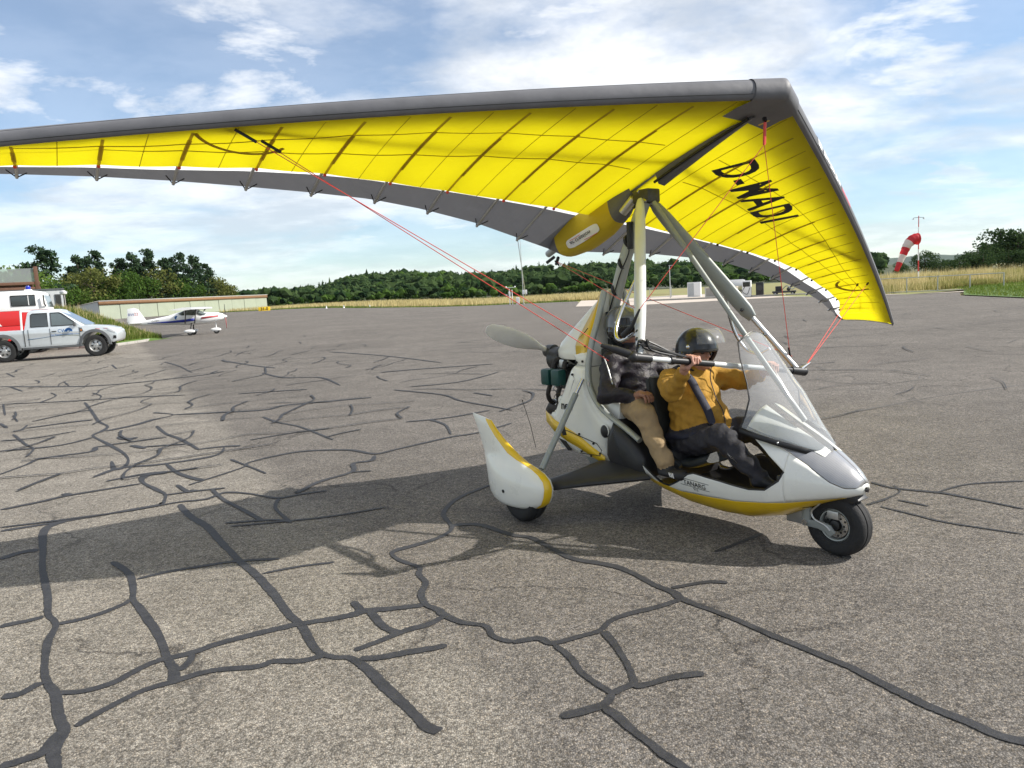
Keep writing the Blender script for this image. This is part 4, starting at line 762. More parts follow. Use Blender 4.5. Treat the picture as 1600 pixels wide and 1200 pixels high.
# keel, slot cover
keel=MB().tube([T((-.15,0,.02)),T((-1.25,0,.015)),T((-2.62,0,-.10))],.030,12).build('keel_tube','alu_paint',wing)
rows=[]
for x in np.linspace(-.28,-1.16,16):
    f_=(-.28-x)/.88; wd=.012+.062*min(1,f_*1.5)**.8; z=zlow(0,(xle(0)-x)/chord(0)); rows.append([T((x,-.030*min(1,f_*4),z-.012)),T((x,-.01,z-.03-.06*f_)),T((x,.01+.5*wd,z-.02-.075*f_)),T((x,.012+wd,z-.014))])
MB().loft(rows,closed=False,caps=False).build('keel_slot_cover','le_grey',wing,angle=180)
MB().tube([T((x,-.028,zlow(0,(xle(0)-x)/chord(0))-.030-.04*((-.28-x)/.88))) for x in np.linspace(-.30,-1.18,10)],.011,6).build('slot_zip','ink',wing)
# keel pocket
rows=[]; 
for i,x in enumerate(np.linspace(-1.42,-2.56,17)):
    f_=i/16; dep=float(np.interp(f_,[0,.12,.3,.55,.8,1],[.05,.17,.24,.26,.22,.07])); hw=float(np.interp(f_,[0,.15,.5,.85,1],[.06,.10,.13,.12,.07])); z0=min(zlow(0,min(.74,(xle(0)-x)/chord(0))),-.06)+.05
    rows.append([T((x,hw*math.copysign(abs(math.cos(a))**.7,math.cos(a)),z0-dep*(1-math.cos(a_*math.pi))/2 if False else z0-dep*abs(math.sin(a))**.8)) for a,a_ in [(math.pi*j/14,j/14) for j in range(15)]])
kp=MB()
kp.loft(rows[3:14],closed=False,caps=False,mi=0); kp.loft(rows[:4],closed=False,caps=False,mi=1); kp.loft(rows[13:],closed=False,caps=False,mi=1)
mat('pocket_yellow',(.52,.38,.012),.6,var=.06,vscale=4,bump=.15,bscale=10)
pk=kp.build('keel_pocket',['pocket_yellow','le_grey'],wing,angle=180)
# label on the pocket (starboard side)
def onp(u,v):
    x=-1.98+u; f_=(-1.42-x)/1.14; i=min(15,max(0,int(f_*16))); fr=f_*16-i; j=10.4-v*22; j0=int(j); fj=j-j0
    g=lambda r,jj: Vector(rows[r][min(14,max(0,jj))]); p=(g(i,j0)*(1-fj)+g(i,j0+1)*fj)*(1-fr)+(g(i+1,j0)*(1-fj)+g(i+1,j0+1)*fj)*fr
    n=Vector(T((0,-1,-.35)))-Vector(T((0,0,0))); n.normalize(); return p+n*.012
q=[]
for k in range(24):
    a=2*math.pi*k/24; q.append((.21*math.copysign(abs(math.cos(a))**.35,math.cos(a)),.05*math.copysign(abs(math.sin(a))**.5,math.sin(a))))
MB().add([tuple(onp(u,v)) for u,v in q]+[tuple(onp(0,0))],[(k,(k+1)%24,24) for k in range(24)]).build('maker_label','white_paint',pk,smooth=False)
nrm=(Vector(T((0,-1,-.35)))-Vector(T((0,0,0)))).normalized()
text_on('air creation',lambda u,v:tuple(onp(u-.02,v-.004)+nrm*.006),'ink',pk,size=.058,bold=.0002,shear=.12)
MB().loft([[tuple(onp(u,.03+e+.02*math.sin(u*9))+nrm*.006) for e in (-.003,.003)] for u in np.linspace(.02,.17,8)],closed=False,caps=False).build('label_swoosh','red_paint',pk)
MB().loft([[tuple(onp(u,-.032+e)+nrm*.006) for e in (-.002,.002)] for u in np.linspace(-.14,.0,8)],closed=False,caps=False).build('label_swoosh','red_paint',pk)
# hang bracket
HG=(-1.315,0,-.149); hb=MB().box(T((-1.31,0,-.13)),(.16,.13,.10)).build('hang_bracket','dark_metal',wing,bevel=.015)
for k in range(7): MB().tube([T((-1.31+rng.uniform(-.1,.08),rng.uniform(-.08,.08),-.10)),T((-1.31+rng.uniform(-.1,.08),rng.uniform(-.08,.08),-.20))],.010,6).build('bracket_bolt','steel' if k%2 else 'black_plastic',hb)
MB().tube([T((-1.42,-.02,-.10)),T((-1.55,-.03,-.16))],.035,12).build('hang_tube','alu',hb)
# control frame
SCn=(-.757,-.708,-1.535); PCn=(-.757,.708,-1.535)
for nm,c in (('downtube',SCn),('downtube',PCn)):
    a=Vector(T((HG[0],.06*(1 if c[1]>0 else -1),HG[2]-.02))); e=Vector(T(c)); d=(e-a)
    white_=c[1]<0
    rr_=[.018,.026,.031,.033,.033,.033,.031,.020]
    up=WM@Vector((1,0,0)); MB().tube([a+d*t for t in ((0,.03,.10,.3,.5,.72,.80,.965) if white_ else (0,.03,.10,.25,.45,.60,.66,.70))],rr_,16,ell=1.35 if white_ else 1.85,up=up).build(nm,'tube_white' if white_ else 'grey_strut',wing,angle=60)  # port tube's darker grey puts its shade into the paint
    MB().tube([a+d*.62,a+d*1.0],.019,12).build('downtube_end','tube_white' if white_ else 'alu',wing)
A=Vector(T(SCn)); E=Vector(T(PCn)); bd=E-A
bar=MB().tube([A,E],.0165,12).build('control_bar','tube_white',wing)
MB().tube([A+bd*.17,A+bd*.42],.0205,12).build('bar_grip','black_plastic',bar); MB().tube([A+bd*.80,A+bd*.94],.0205,12).build('bar_grip','black_plastic',bar)
MB().tube([A+bd*.165,A+bd*.185],.026,12).build('bar_ring','black_plastic',bar)
for c,s_ in ((A,-1),(E,1)):
    MB().tube([c-bd*.055*s_*-1*-1,c+bd*.035*s_],[.026,.030],12).build('bar_corner','black_plastic',bar); MB().ball(c+bd*.035*s_,.032,12,8).build('corner_cap','black_plastic',bar)
lug=MB().tube([A+bd*.0,A+Vector((-.10,-.10,.055)),A+Vector((-.17,-.15,.085))],[.026,.024,.012],12).build('cable_lug','black_plastic',bar)
MB().tube([E,E+Vector((.03,.09,.05))],[.02,.006],10).build('cable_lug','steel',bar)
# passenger steering bars
def arc(c,sd):
    a=Vector(T((HG[0],.06*sd,HG[2]-.02))); e=Vector(T(c)); d=e-a; p0=a+d*.50; p1=a+d*.86
    return p0,p1
p0,p1=arc(SCn,-1); bk=WM@Vector((-1,0,0))
MB().tube(spline([p0,p0*.45+p1*.55+bk*.19,p0*.12+p1*.88+bk*.24,p1+bk*.18+Vector((0,0,-.01)),p1+bk*.06],6),.012,10).build('training_bar','steel',wing)
p0,p1=arc(PCn,1)
MB().tube(spline([p0,p0*.45+p1*.55+bk*.19,p0*.12+p1*.88+bk*.24,p1+bk*.18+Vector((0,0,-.01)),p1+bk*.06],6),.012,10).build('training_bar','steel',wing)
# bolts and black fittings on the downtubes
for c,ts in ((SCn,(.74,.86,.90)),(PCn,(.66,.80))):
    a=Vector(T((HG[0],0,HG[2]))); e=Vector(T(c)); 
    for t in ts: MB().ball(a+(e-a)*t+Vector((.0,-.032,.0)),.013,8,6).build('tube_bolt','black_gloss',wing)
a=Vector(T((HG[0],-.06,HG[2]))); e=A; 
fit=MB().tube([a+(e-a)*.84+Vector((-.10,-.05,-.05)),a+(e-a)*.83+Vector((-.02,-.05,.0)),a+(e-a)*.80+Vector((.045,-.045,.07))],[.02,.014,.006],10).build('throttle_fitting','black_plastic',wing)
for k in range(6):
    u=[A+bd*.02+Vector((rng.uniform(-.05,.02),rng.uniform(-.02,.05),rng.uniform(0,.12))) for _ in range(2)]+[A+bd*(.16+.02*k)+Vector((0,0,.03))]
    MB().tube(spline([tuple(v) for v in u],5),.006,6).build('control_lead','black_plastic',wing)
# rigging cables
def cable(p,q,r=.0024,m='cable_red'): MB().tube([p,q],r,6).build('rigging_cable',m,wing)
cA=A+Vector((-.15,-.13,.075)); cE=E+Vector((.02,.05,.03))
for dx_ in (0,.16):
    sp_=T((xle(2.86)-.10-dx_*.4,-2.86+dx_,zlow(2.86,.10)-.01)); cable(sp_,cA+Vector((.02*dx_/.16,-.0*dx_/.16,-.085*dx_/.16))); MB().tube([sp_,Vector(sp_)+(Vector(cA)-Vector(sp_))*.055],.009,6).build('cable_sleeve','ink',wing)
    pp_=T((xle(3.45)-.16-dx_*.4,3.5-dx_*.5,zlow(3.45,.14)-.01)); cable(pp_,cE); MB().tube([pp_,Vector(pp_)+(Vector(cE)-Vector(pp_))*.03],.010,6).build('cable_sleeve','ink',wing)
nzp=T((-.20,0,-.13)); nz2=Vector(nzp)+(Vector(E)-Vector(nzp))*.08+Vector((-.02,-.01,0))
MB().tube([nzp,nz2],.014,8,ell=.5).build('nose_strap','cable_red',wing)
a=Vector(T((HG[0],-.06,HG[2]))); cable(nz2,a+(A-a)*.80+Vector((.045,-.045,.07))); cable(nz2,E+Vector((-.06,.0,.06))); MB().tube([E+Vector((-.06,.0,.06)),E+Vector((-.06,.0,.06))+(nz2-E)*.07],.007,6).build('cable_sleeve','ink',wing)
kr=T((-2.52,0,-.20)); cable(kr,a+(A-a)*.73+Vector((-.02,-.03,0))); cable(kr,E+Vector((-.05,0,.10)))
MB().tube([kr,Vector(kr)+(A-Vector(kr))*.06],.008,6).build('cable_sleeve','ink',wing)
for s2 in (-1,1): MB().tube([T((-2.50,.02*s2,-.17)),T((-2.58,.05*s2,-.20))],.014,6).build('keel_end_fitting','black_plastic',wing)
MB().tube([T((-2.40,-.45,-.11)),T((-2.34,-.45,-.62))],.003,5).build('whip_rod','alu',wing)
# registration letters on the port underside, sponsor marks on the port leading edge
def onw(x,y,off=-.007): return T((x,y,zlow(y,(xle(y)-x)/chord(y))+off))
def reg(u,v): # u along text, v up
    bx=-1.06+(-.475)*(u/1.10); by=.93+1.04*(u/1.10); return onw(bx+.258*(v/.27),by+.15*(v/.27))
V_,F_=text_mesh('D-MADI',1,0.0,.022,1.12); us=[v[0] for v in V_]; vs=[v[1] for v in V_]; us0,us1,vs0,vs1=min(us),max(us),min(vs),max(vs)
b=MB(); b.add([reg(((u-us0)/(us1-us0)-.5)*1.14,((v-vs0)/(vs1-vs0)-.5)*.28) for u,v in V_],F_); b.build('registration_lettering','ink',wing,smooth=False,fix=False)
b=MB(); k=.70
for i,wd in enumerate((.13,.035,.09,.10,.05,.12,.10,.10)):
    if i not in (1,):
        rows=[]
        for y in (k,k+wd*.8):
            r=rle(y); cx=xle(y)-r*.62; rows.append([T((cx+r*.68*math.cos(R_(an)),y,zle(y)+r*1.02*math.sin(R_(an)))) for an in np.linspace(50-12*(i%3),-25+8*(i%2),6)])
        b.loft(rows,closed=False,caps=False)
    k+=wd
b.build('leading_edge_lettering','white_paint',wing)
rows=[]
for y in np.linspace(1.46,1.80,4):
    r=rle(y); cx=xle(y)-r*.62; rows.append([T((cx+r*.68*math.cos(R_(an)),y,zle(y)+r*1.02*math.sin(R_(an)))) for an in np.linspace(45,-20,6)])
MB().loft(rows,closed=False,caps=False).build('leading_edge_mark','red_paint',wing)
# ------------------------------------------------------------------ people (in the trike frame, then set in the world by the same transform)
from mathutils.bvhtree import BVHTree
mat('skin',(.42,.22,.16),.55,var=.12,vscale=25); mat('skin_tan',(.30,.15,.10),.55,var=.12,vscale=25)
mat('ochre_fleece',(.37,.20,.026),.85,var=.12,vscale=9,bump=.65,bscale=24); mat('dark_trousers',(.026,.025,.032),.75,var=.2,vscale=12,bump=.6,bscale=22)
mat('camo_jacket',(.010,.009,.012),.55,var=.5,vscale=14,col2=(.024,.017,.027),bump=.6,bscale=26); mat('khaki',(.33,.235,.13),.85,var=.1,vscale=10,bump=.7,bscale=20); mat('shoe',(.015,.015,.016),.6)
mat('helmet_black',(.010,.011,.014),.30,coat=.35,); mat('helmet_dark',(.09,.10,.12),.22,coat=.9,col2=(.12,.13,.15),vscale=7); mat('navy_web',(.016,.018,.035),.7,bump=.2,bscale=200); glassmat('visor_dark',(.05,.05,.055),.05,.02)
def folds(am,seed):
    r2=np.random.RandomState(seed); W_=[(r2.normal(size=3)*r2.uniform(18,48),r2.uniform(0,6.3),r2.normal(size=3)*9) for _ in range(7)]
    def f_(X,Y,Z):
        d=0
        for k_,ph,k2 in W_: d=d+np.sin(X*k_[0]+Y*k_[1]+Z*k_[2]+ph+1.2*np.sin(X*k2[0]+Y*k2[1]+Z*k2[2]))
        return am*d/2.6
    return f_
TW=Matrix.Translation((1.9298,4.4250,0))@Matrix.Rotation(HD,4,'Z')
def place(o,label): o.matrix_world=TW; tag(o,label,'person'); return o
def helmet(c,m,parent,yaw=0,pitch=0,visor=None,R=(.148,.128,.145)):
    Mx=Matrix.Rotation(yaw,3,'Z')@Matrix.Rotation(-pitch,3,'Y'); P=lambda x,y,z: tuple(Vector(c)+Mx@Vector((x,y,z)))
    def emin(ph): a=abs(ph); return R_(-3)+( R_(-46)-R_(-3))*smoothstep(R_(52),R_(78),a)
    rows=[]; K=72
    for i in range(K+1):
        ph=-math.pi+2*math.pi*i/K; e0=emin(ph); row=[]
        for j in range(19):
            el=math.pi/2*.995+(e0-math.pi/2)*j/18; rr_=1+.02*math.cos(el)*math.cos(2*ph); bulge=1.03 if el<0 else 1
            row.append(P(R[0]*rr_*math.cos(el)*math.cos(ph)*bulge,R[1]*rr_*math.cos(el)*math.sin(ph)*bulge,R[2]*math.sin(el)))
        rows.append(row)
    h=MB().loft(rows,closed=False,caps=False).build('helmet',m,parent,angle=70,thick=.016)
    MB().tube([r[-1] for r in rows],.010,6).build('helmet_rim','black_plastic',h)
    for sd in (-1,1):
        MB().ball(P(-.005,sd*.118,-.045),(.048,.030,.055),14,10).build('ear_cup','black_gloss',h); MB().ball(P(.052,sd*.122,.025),(.017,.012,.017),10,7).build('visor_pivot','steel',h)
    MB().tube(spline([P(.01,-.14,-.07),P(.07,-.13,-.10),P(.125,-.05,-.085),P(.13,-.01,-.08)],5),.006,6).build('microphone','black_plastic',h)
    MB().tube(spline([P(-.02,-.112,-.08),P(.02,-.07,-.14),P(.03,0,-.155),P(.02,.07,-.14),P(-.02,.112,-.08)],5),.007,6).build('chin_strap','black_plastic',h)
    rows=[]
    for i in range(25):
        ph=R_(-66+132*i/24); row=[]
        for j in range(9):
            t=j/8
            if visor=='up': el=R_(62-50*t); q=(.085+R[0]*1.02*math.cos(el)*math.cos(ph),R[1]*1.04*math.cos(el*.6)*math.sin(ph),.012+R[2]*1.02*math.sin(el))
            else: el=R_(24-50*t); q=(R[0]*1.07*math.cos(el)*math.cos(ph),R[1]*1.07*math.cos(el)*math.sin(ph),R[2]*1.04*math.sin(el))
            row.append(P(*q))
        rows.append(row)
    MB().loft(rows,closed=False,caps=False).build('visor','visor_clear' if visor=='up' else 'visor_dark',h,angle=180)
    return h
def face(c,yaw,mi):
    Mx=Matrix.Rotation(yaw,3,'Z'); P=lambda x,y,z: tuple(Vector(c)+Mx@Vector((x,y,z)))
    return [('ell',P(0,0,.01),(.098,.078,.115),mi),('ell',P(.03,0,-.055),(.062,.055,.06),mi),('cone',P(.092,0,.015),.010,P(.112,0,-.022),.015,mi,.012),('ell',P(.085,0,-.088),(.022,.026,.018),mi,.015),('ell',P(.088,0,-.055),(.012,.026,.008),mi,.01),('ell',P(.085,.03,.028),(.016,.026,.008),mi,.012),('ell',P(.085,-.03,.028),(.016,.026,.008),mi,.012),('ell',P(-.005,.08,-.005),(.018,.010,.03),mi,.01),('ell',P(-.005,-.08,-.005),(.018,.010,.03),mi,.01)]
def eyes(c,yaw,parent):
    Mx=Matrix.Rotation(yaw,3,'Z'); P=lambda x,y,z: tuple(Vector(c)+Mx@Vector((x,y,z)))
    for sd in (-1,1): MB().ball(P(.092,sd*.032,.008),(.012,.028,.020),12,8).build('sunglass_lens','black_gloss',parent)
    MB().loft([[P(.1005,y,-.066-.0*y),P(.1005,y,-.070)] for y in (-.022,0,.022)],closed=False,caps=False).build('mouth','red_paint',parent)
def grip(c,u,wr,side,parent,m,open_=0):
    c=Vector(c); u=Vector(u).normalized(); wd=Vector(wr)-c; L_=wd.length; wd=(wd-u*wd.dot(u)).normalized(); n=u.cross(wd); n=n if n.z>0 else -n
    pr=[]; ring=lambda th,r,o: c+u*o+wd*(r*math.cos(R_(th)))+n*(r*math.sin(R_(th)))
    wrist=Vector(wr); ks=[]
    for i,(o,ln) in enumerate(((-.034,.94),(-.0115,1.03),(.0115,1.0),(.033,.86))):
        o*=side; k=ring(48,.043,o); a=ring(48+52*ln,.041,o); b_=ring(48+118*ln,.036,o*.97); t=ring(48+178*ln,.033,o*.95); ks.append(k)
        for p,q,r1,r2 in ((k,a,.0112,.0103),(a,b_,.0103,.0092),(b_,t,.0092,.0078)): pr.append(('cone',tuple(p),r1,tuple(q),r2,0,.006))
        pr.append(('cone',tuple(k),.0125,tuple(wrist*.62+k*.38),.017,0,.02))
    pr.append(('cone',tuple(wrist),.026,tuple(wrist*.55+(ks[1]+ks[2])*.225),.025,0,.02))
    th0=wrist*.55+c*.45-n*.012-u*(.034*side); th1=c+wd*.018-n*.034-u*(.045*side); th2=c-wd*.018-n*.028-u*(.030*side)
    for p,q,r1,r2 in ((wrist*.8+c*.2,th0,.020,.016),(th0,th1,.015,.012),(th1,th2,.012,.009)): pr.append(('cone',tuple(p),r1,tuple(q),r2,0,.012))
    return sdf_obj('hand',pr,.0042,[m],parent,.01)
uB=bd.normalized(); hR=A+bd*.30; hL=A+bd*.80
# pilot
wR=hR+Vector((-.075,.0,-.055)); wL=hL+Vector((-.085,.03,-.04)); HC=(-1.055,0,1.205); yw=R_(-8)
S=1
pil=[('ell',(-1.13,0,.61),(.16,.185,.13),2,.05),('ell',(-1.045,0,.735),(.205,.20,.185),1,.05),('ell',(-1.10,0,.91),(.165,.205,.19),1,.06),('cone',(-1.13,-.17,1.025),.078,(-1.11,.17,1.015),.078,1,.06),
 ('cone',(-1.11,0,1.06),.075,(-1.08,0,1.10),.066,1,.04),('cone',(-1.10,0,1.06),.056,(-1.075,0,1.19),.056,0,.02),
 ('cone',(-1.13,-.215,1.015),.078,(-.945,-.395,.975),.066,1,.045),('cone',(-.945,-.395,.975),.063,tuple(wR+(Vector((-.945,-.395,.975))-wR)*.16),.042,1,.03),('cone',tuple(wR+(Vector((-.945,-.395,.975))-wR)*.2),.031,tuple(wR),.026,0,.006),
 ('cone',(-1.10,.215,1.0),.076,(-.85,.25,.985),.064,1,.045),('cone',(-.85,.25,.985),.061,tuple(wL+(Vector((-.85,.25,.985))-wL)*.16),.042,1,.03),('cone',tuple(wL+(Vector((-.85,.25,.985))-wL)*.2),.031,tuple(wL),.026,0,.006)]
for sd in (-1,1):
    pil+=[('cone',(-1.10,.10*sd,.58),.115,(-.715,.185*sd,.665),.082,2,.05),('cone',(-.715,.185*sd,.665),.08,(-.45,.165*sd,.44),.058,2,.04),('cone',(-.46,.165*sd,.41),.045,(-.30,.17*sd,.395),.038,3,.02),('ell',(-.28,.17*sd,.40),(.05,.042,.045),3,.02)]
pil+=face(HC,yw,0)
pilot=sdf_obj('person',pil,.0085,['skin','ochre_fleece','dark_trousers','shoe'],None,.03,folds(.0075,3)); place(pilot,'pilot in ochre fleece and black helmet gripping the control bar')
helmet((HC[0]-.005,HC[1],HC[2]+.018),'helmet_black',pilot,yw,R_(2),'up'); eyes(HC,yw,pilot)
grip(hR,uB,wR,1,pilot,'skin'); grip(hL,uB,wL,-1,pilot,'skin')
bvh=BVHTree.FromPolygons([v.co for v in pilot.data.vertices],[tuple(p.vertices) for p in pilot.data.polygons])
def strap(path,wd,name,m,parent,bvh,off=.009):
    rows=[]; P=[Vector(p) for p in spline(path,6)]; q=[]
    for p in P:
        loc,nn,_,_=bvh.find_nearest(p); q.append((loc+nn*off if nn.dot(p-loc)>0 else loc-nn*-off,nn))
    for _ in range(6): q=[q[0]]+[((q[i-1][0]+q[i][0]*2+q[i+1][0])/4,(q[i-1][1]+q[i][1]*2+q[i+1][1]).normalized()) for i in range(1,len(q)-1)]+[q[-1]]
    for i,(p,nn) in enumerate(q):
        d=(q[min(i+1,len(q)-1)][0]-q[max(i-1,0)][0]).normalized(); s_=d.cross(nn).normalized(); rows.append([tuple(p-s_*wd/2),tuple(p),tuple(p+s_*wd/2)])
    return MB().loft(rows,closed=False,caps=False).build(name,m,parent,angle=180,thick=.004)
strap([(-1.16,-.13,1.13),(-1.06,-.14,1.09),(-.96,-.14,1.0),(-.89,-.135,.90),(-.84,-.13,.80),(-.83,-.13,.70),(-.87,-.15,.63)],.055,'shoulder_belt','navy_web',pilot,bvh)
strap([(-1.22,-.25,.62),(-1.08,-.24,.64),(-.93,-.19,.645),(-.86,-.08,.65),(-.85,.05,.65),(-.93,.18,.645)],.05,'lap_belt','navy_web',pilot,bvh)
strap([(-.90,0,1.10),(-.90,0,1.0),(-.85,0,.9),(-.80,0,.8),(-.80,0,.7)],.006,'zip','navy_web',pilot,bvh)
loc,nn,_,_=bvh.find_nearest(Vector((-.80,-.02,.655))); MB().box(tuple(loc+nn*.014),(.02,.075,.06)).build('belt_buckle','alu',pilot,bevel=.006)
# trouser mark
loc,nn,_,_=bvh.find_nearest(Vector((-.58,-.27,.56))); 
text_on('VAUDE',lambda u,v:(lambda r_:tuple(r_[0]+r_[1]*.003))(bvh.find_nearest(Vector((-.585+u*.66+v*.4,-.27,.555-u*.66+v*.6)))[:2]),'alu',pilot,size=.03)
# passenger
HP=(-1.735,-.035,1.375); wp_=Vector((-1.375,-.285,.905)); wq=Vector((-1.375,.285,.905))
pas=[('ell',(-1.64,0,.80),(.15,.175,.12),2,.05),('ell',(-1.645,0,.92),(.155,.18,.16),1,.05),('ell',(-1.68,0,1.05),(.15,.20,.17),1,.06),('cone',(-1.70,-.17,1.15),.075,(-1.70,.17,1.15),.075,1,.06),('cone',(-1.70,0,1.19),.072,(-1.69,0,1.23),.064,1,.04),('cone',(-1.69,0,1.19),.054,(-1.685,0,1.31),.054,0,.02)]
for sd,wv in ((-1,wp_),(1,wq)):
    el=Vector((-1.63,.335*sd,.89)); pas+=[('cone',(-1.695,.215*sd,1.13),.080,tuple(el),.066,1,.045),('cone',tuple(el),.064,tuple(wv+(el-wv)*.14),.046,1,.03),('cone',tuple(wv+(el-wv)*.2),.031,tuple(wv),.027,0,.006),
     ('cone',(-1.60,.13*sd,.79),.10,(-1.285,.315*sd,.785),.082,2,.05),('cone',(-1.285,.315*sd,.785),.080,(-1.085,.345*sd,.49),.058,2,.04),('cone',(-1.095,.345*sd,.505),.066,(-1.075,.345*sd,.475),.060,2,.02),('cone',(-1.09,.345*sd,.43),.044,(-.95,.345*sd,.395),.036,3,.02),('ell',(-.925,.345*sd,.398),(.05,.042,.04),3,.02)]
    # relaxed hand on the knee
pas+=face(HP,0,0)
pax=sdf_obj('person',pas,.0085,['skin_tan','camo_jacket','khaki','shoe'],None,.03,folds(.0075,8)); place(pax,'passenger in dark jacket and khaki trousers seated behind the pilot')
helmet((HP[0]-.005,HP[1],HP[2]+.018),'helmet_dark',pax,0,0,'down'); eyes(HP,0,pax)
for sd,wv in ((-1,wp_),(1,wq)):
    pr=[]
    for i,ln in enumerate((.92,1.03,1.0,.84)):
        o=(-.033+.022*i)*-sd; k=wv+Vector((.082,o+.01*sd,.018)); a=k+Vector((.036*ln,o*.12,-.004)); b_=a+Vector((.018*ln,o*.05,-.024)); t=b_+Vector((.002,0,-.022))
        for p,q,r1,r2 in ((k,a,.0115,.0105),(a,b_,.0105,.0095),(b_,t,.0095,.008)): pr.append(('cone',tuple(p),r1,tuple(q),r2,0,.006))
        pr.append(('cone',tuple(k),.0135,tuple(wv*.6+k*.4),.018,0,.02))
    pr.append(('cone',tuple(wv),.027,tuple(wv+Vector((.04,0,.012))),.026,0,.02)); i0=wv+Vector((.03,.025*-sd,.0)); i1=i0+Vector((.04,.022*-sd,-.01)); i2=i1+Vector((.03,.0,-.012))
    for p,q,r1,r2 in ((i0,i1,.017,.013),(i1,i2,.012,.009)): pr.append(('cone',tuple(p),r1,tuple(q),r2,0,.012))
    sdf_obj('hand',pr,.0042,['skin_tan'],pax,.01)
bv2=BVHTree.FromPolygons([v.co for v in pax.data.vertices],[tuple(p.vertices) for p in pax.data.polygons])
for k in range(3): strap([(-.995+.016*k,-.40,.425),(-.985+.016*k,-.40,.405),(-.98+.016*k,-.40,.39)],.006,'shoe_lace','white_paint',pax,bv2,.004)
strap([(-1.69,-.30,1.18),(-1.62,-.32,1.08),(-1.57,-.33,.98)],.008,'jacket_piping','alu',pax,bv2,.004)
# ------------------------------------------------------------------ vegetation materials
def leafmat(name,c1,c2,tr=.35,scale=.5):
    m=bpy.data.materials.new(name); m.use_nodes=True; t=m.node_tree; t.nodes.clear(); lk=t.links.new
    o=t.nodes.new('ShaderNodeOutputMaterial'); d=t.nodes.new('ShaderNodeBsdfDiffuse'); tl=t.nodes.new('ShaderNodeBsdfTranslucent'); mi=t.nodes.new('ShaderNodeMixShader'); ge=t.nodes.new('ShaderNodeNewGeometry'); tcn=t.nodes.new('ShaderNodeTexCoord'); no=t.nodes.new('ShaderNodeTexNoise'); no.inputs['Scale'].default_value=scale; no.inputs['Detail'].default_value=3
    lk(tcn.outputs['Object'],no.inputs['Vector']); ad=t.nodes.new('ShaderNodeMath'); ad.operation='ADD'; lk(no.outputs[0],ad.inputs[0]); lk(ge.outputs['Random Per Island'],ad.inputs[1]); sb=t.nodes.new('ShaderNodeMapRange'); sb.inputs[1].default_value=.5; sb.inputs[2].default_value=1.5; lk(ad.outputs[0],sb.inputs[0])
    x=t.nodes.new('ShaderNodeMix'); x.data_type='RGBA'; x.inputs['A'].default_value=(*c1,1); x.inputs['B'].default_value=(*c2,1); lk(sb.outputs[0],x.inputs['Factor']); lk(x.outputs['Result'],d.inputs[0]); lk(x.outputs['Result'],tl.inputs[0]); mi.inputs[0].default_value=tr; lk(d.outputs[0],mi.inputs[1]); lk(tl.outputs[0],mi.inputs[2]); lk(mi.outputs[0],o.inputs[0]); MATS[name]=m
leafmat('leaf_pine',(.020,.042,.024),(.060,.095,.045),.3); leafmat('leaf_green',(.035,.075,.015),(.095,.16,.035),.4); leafmat('leaf_olive',(.07,.09,.025),(.17,.18,.055),.4); leafmat('leaf_wood',(.016,.036,.016),(.075,.115,.042),.35,.035); leafmat('leaf_light',(.055,.11,.02),(.13,.19,.045),.4)
leafmat('grass_dry',(.38,.31,.14),(.66,.56,.30),.4,.2); leafmat('grass_mixed',(.16,.18,.05),(.36,.32,.12),.4,.3); leafmat('grass_green',(.07,.13,.02),(.20,.24,.06),.4,.4); mat('bark',(.07,.05,.035),.95,var=.3,vscale=6)
def leaf_cards(V,F,c,rad,n,s,rs,flat=1.0,shell=.35):
    d=rs.normal(size=(n,3)); d/=np.linalg.norm(d,axis=1)[:,None]; r=(shell+(1-shell)*rs.rand(n)**.6)[:,None]; P=np.array(c)+d*r*np.array(rad)
    a=rs.normal(size=(n,3)); a/=np.linalg.norm(a,axis=1)[:,None]; b_=np.cross(a,d+rs.normal(size=(n,3))*.6); b_/=np.linalg.norm(b_,axis=1)[:,None]+1e-9; b_[:,2]*=flat
    sz=(s*(.6+.8*rs.rand(n)))[:,None]; o=len(V)
    Q=np.stack([P-a*sz*.5,P+b_*sz*.38,P+a*sz*.5,P-b_*sz*.38],1).reshape(-1,3); V.extend(map(tuple,Q.tolist())); F.extend([(o+4*i,o+4*i+1,o+4*i+2,o+4*i+3) for i in range(n)])
def raw(name,V,F,m,parent=None):
    me=bpy.data.meshes.new(name); me.from_pydata(V,[],F); me.materials.append(MATS[m]); o=bpy.data.objects.new(name,me); COL.objects.link(o)
    if parent is not None: o.parent=parent
    return o
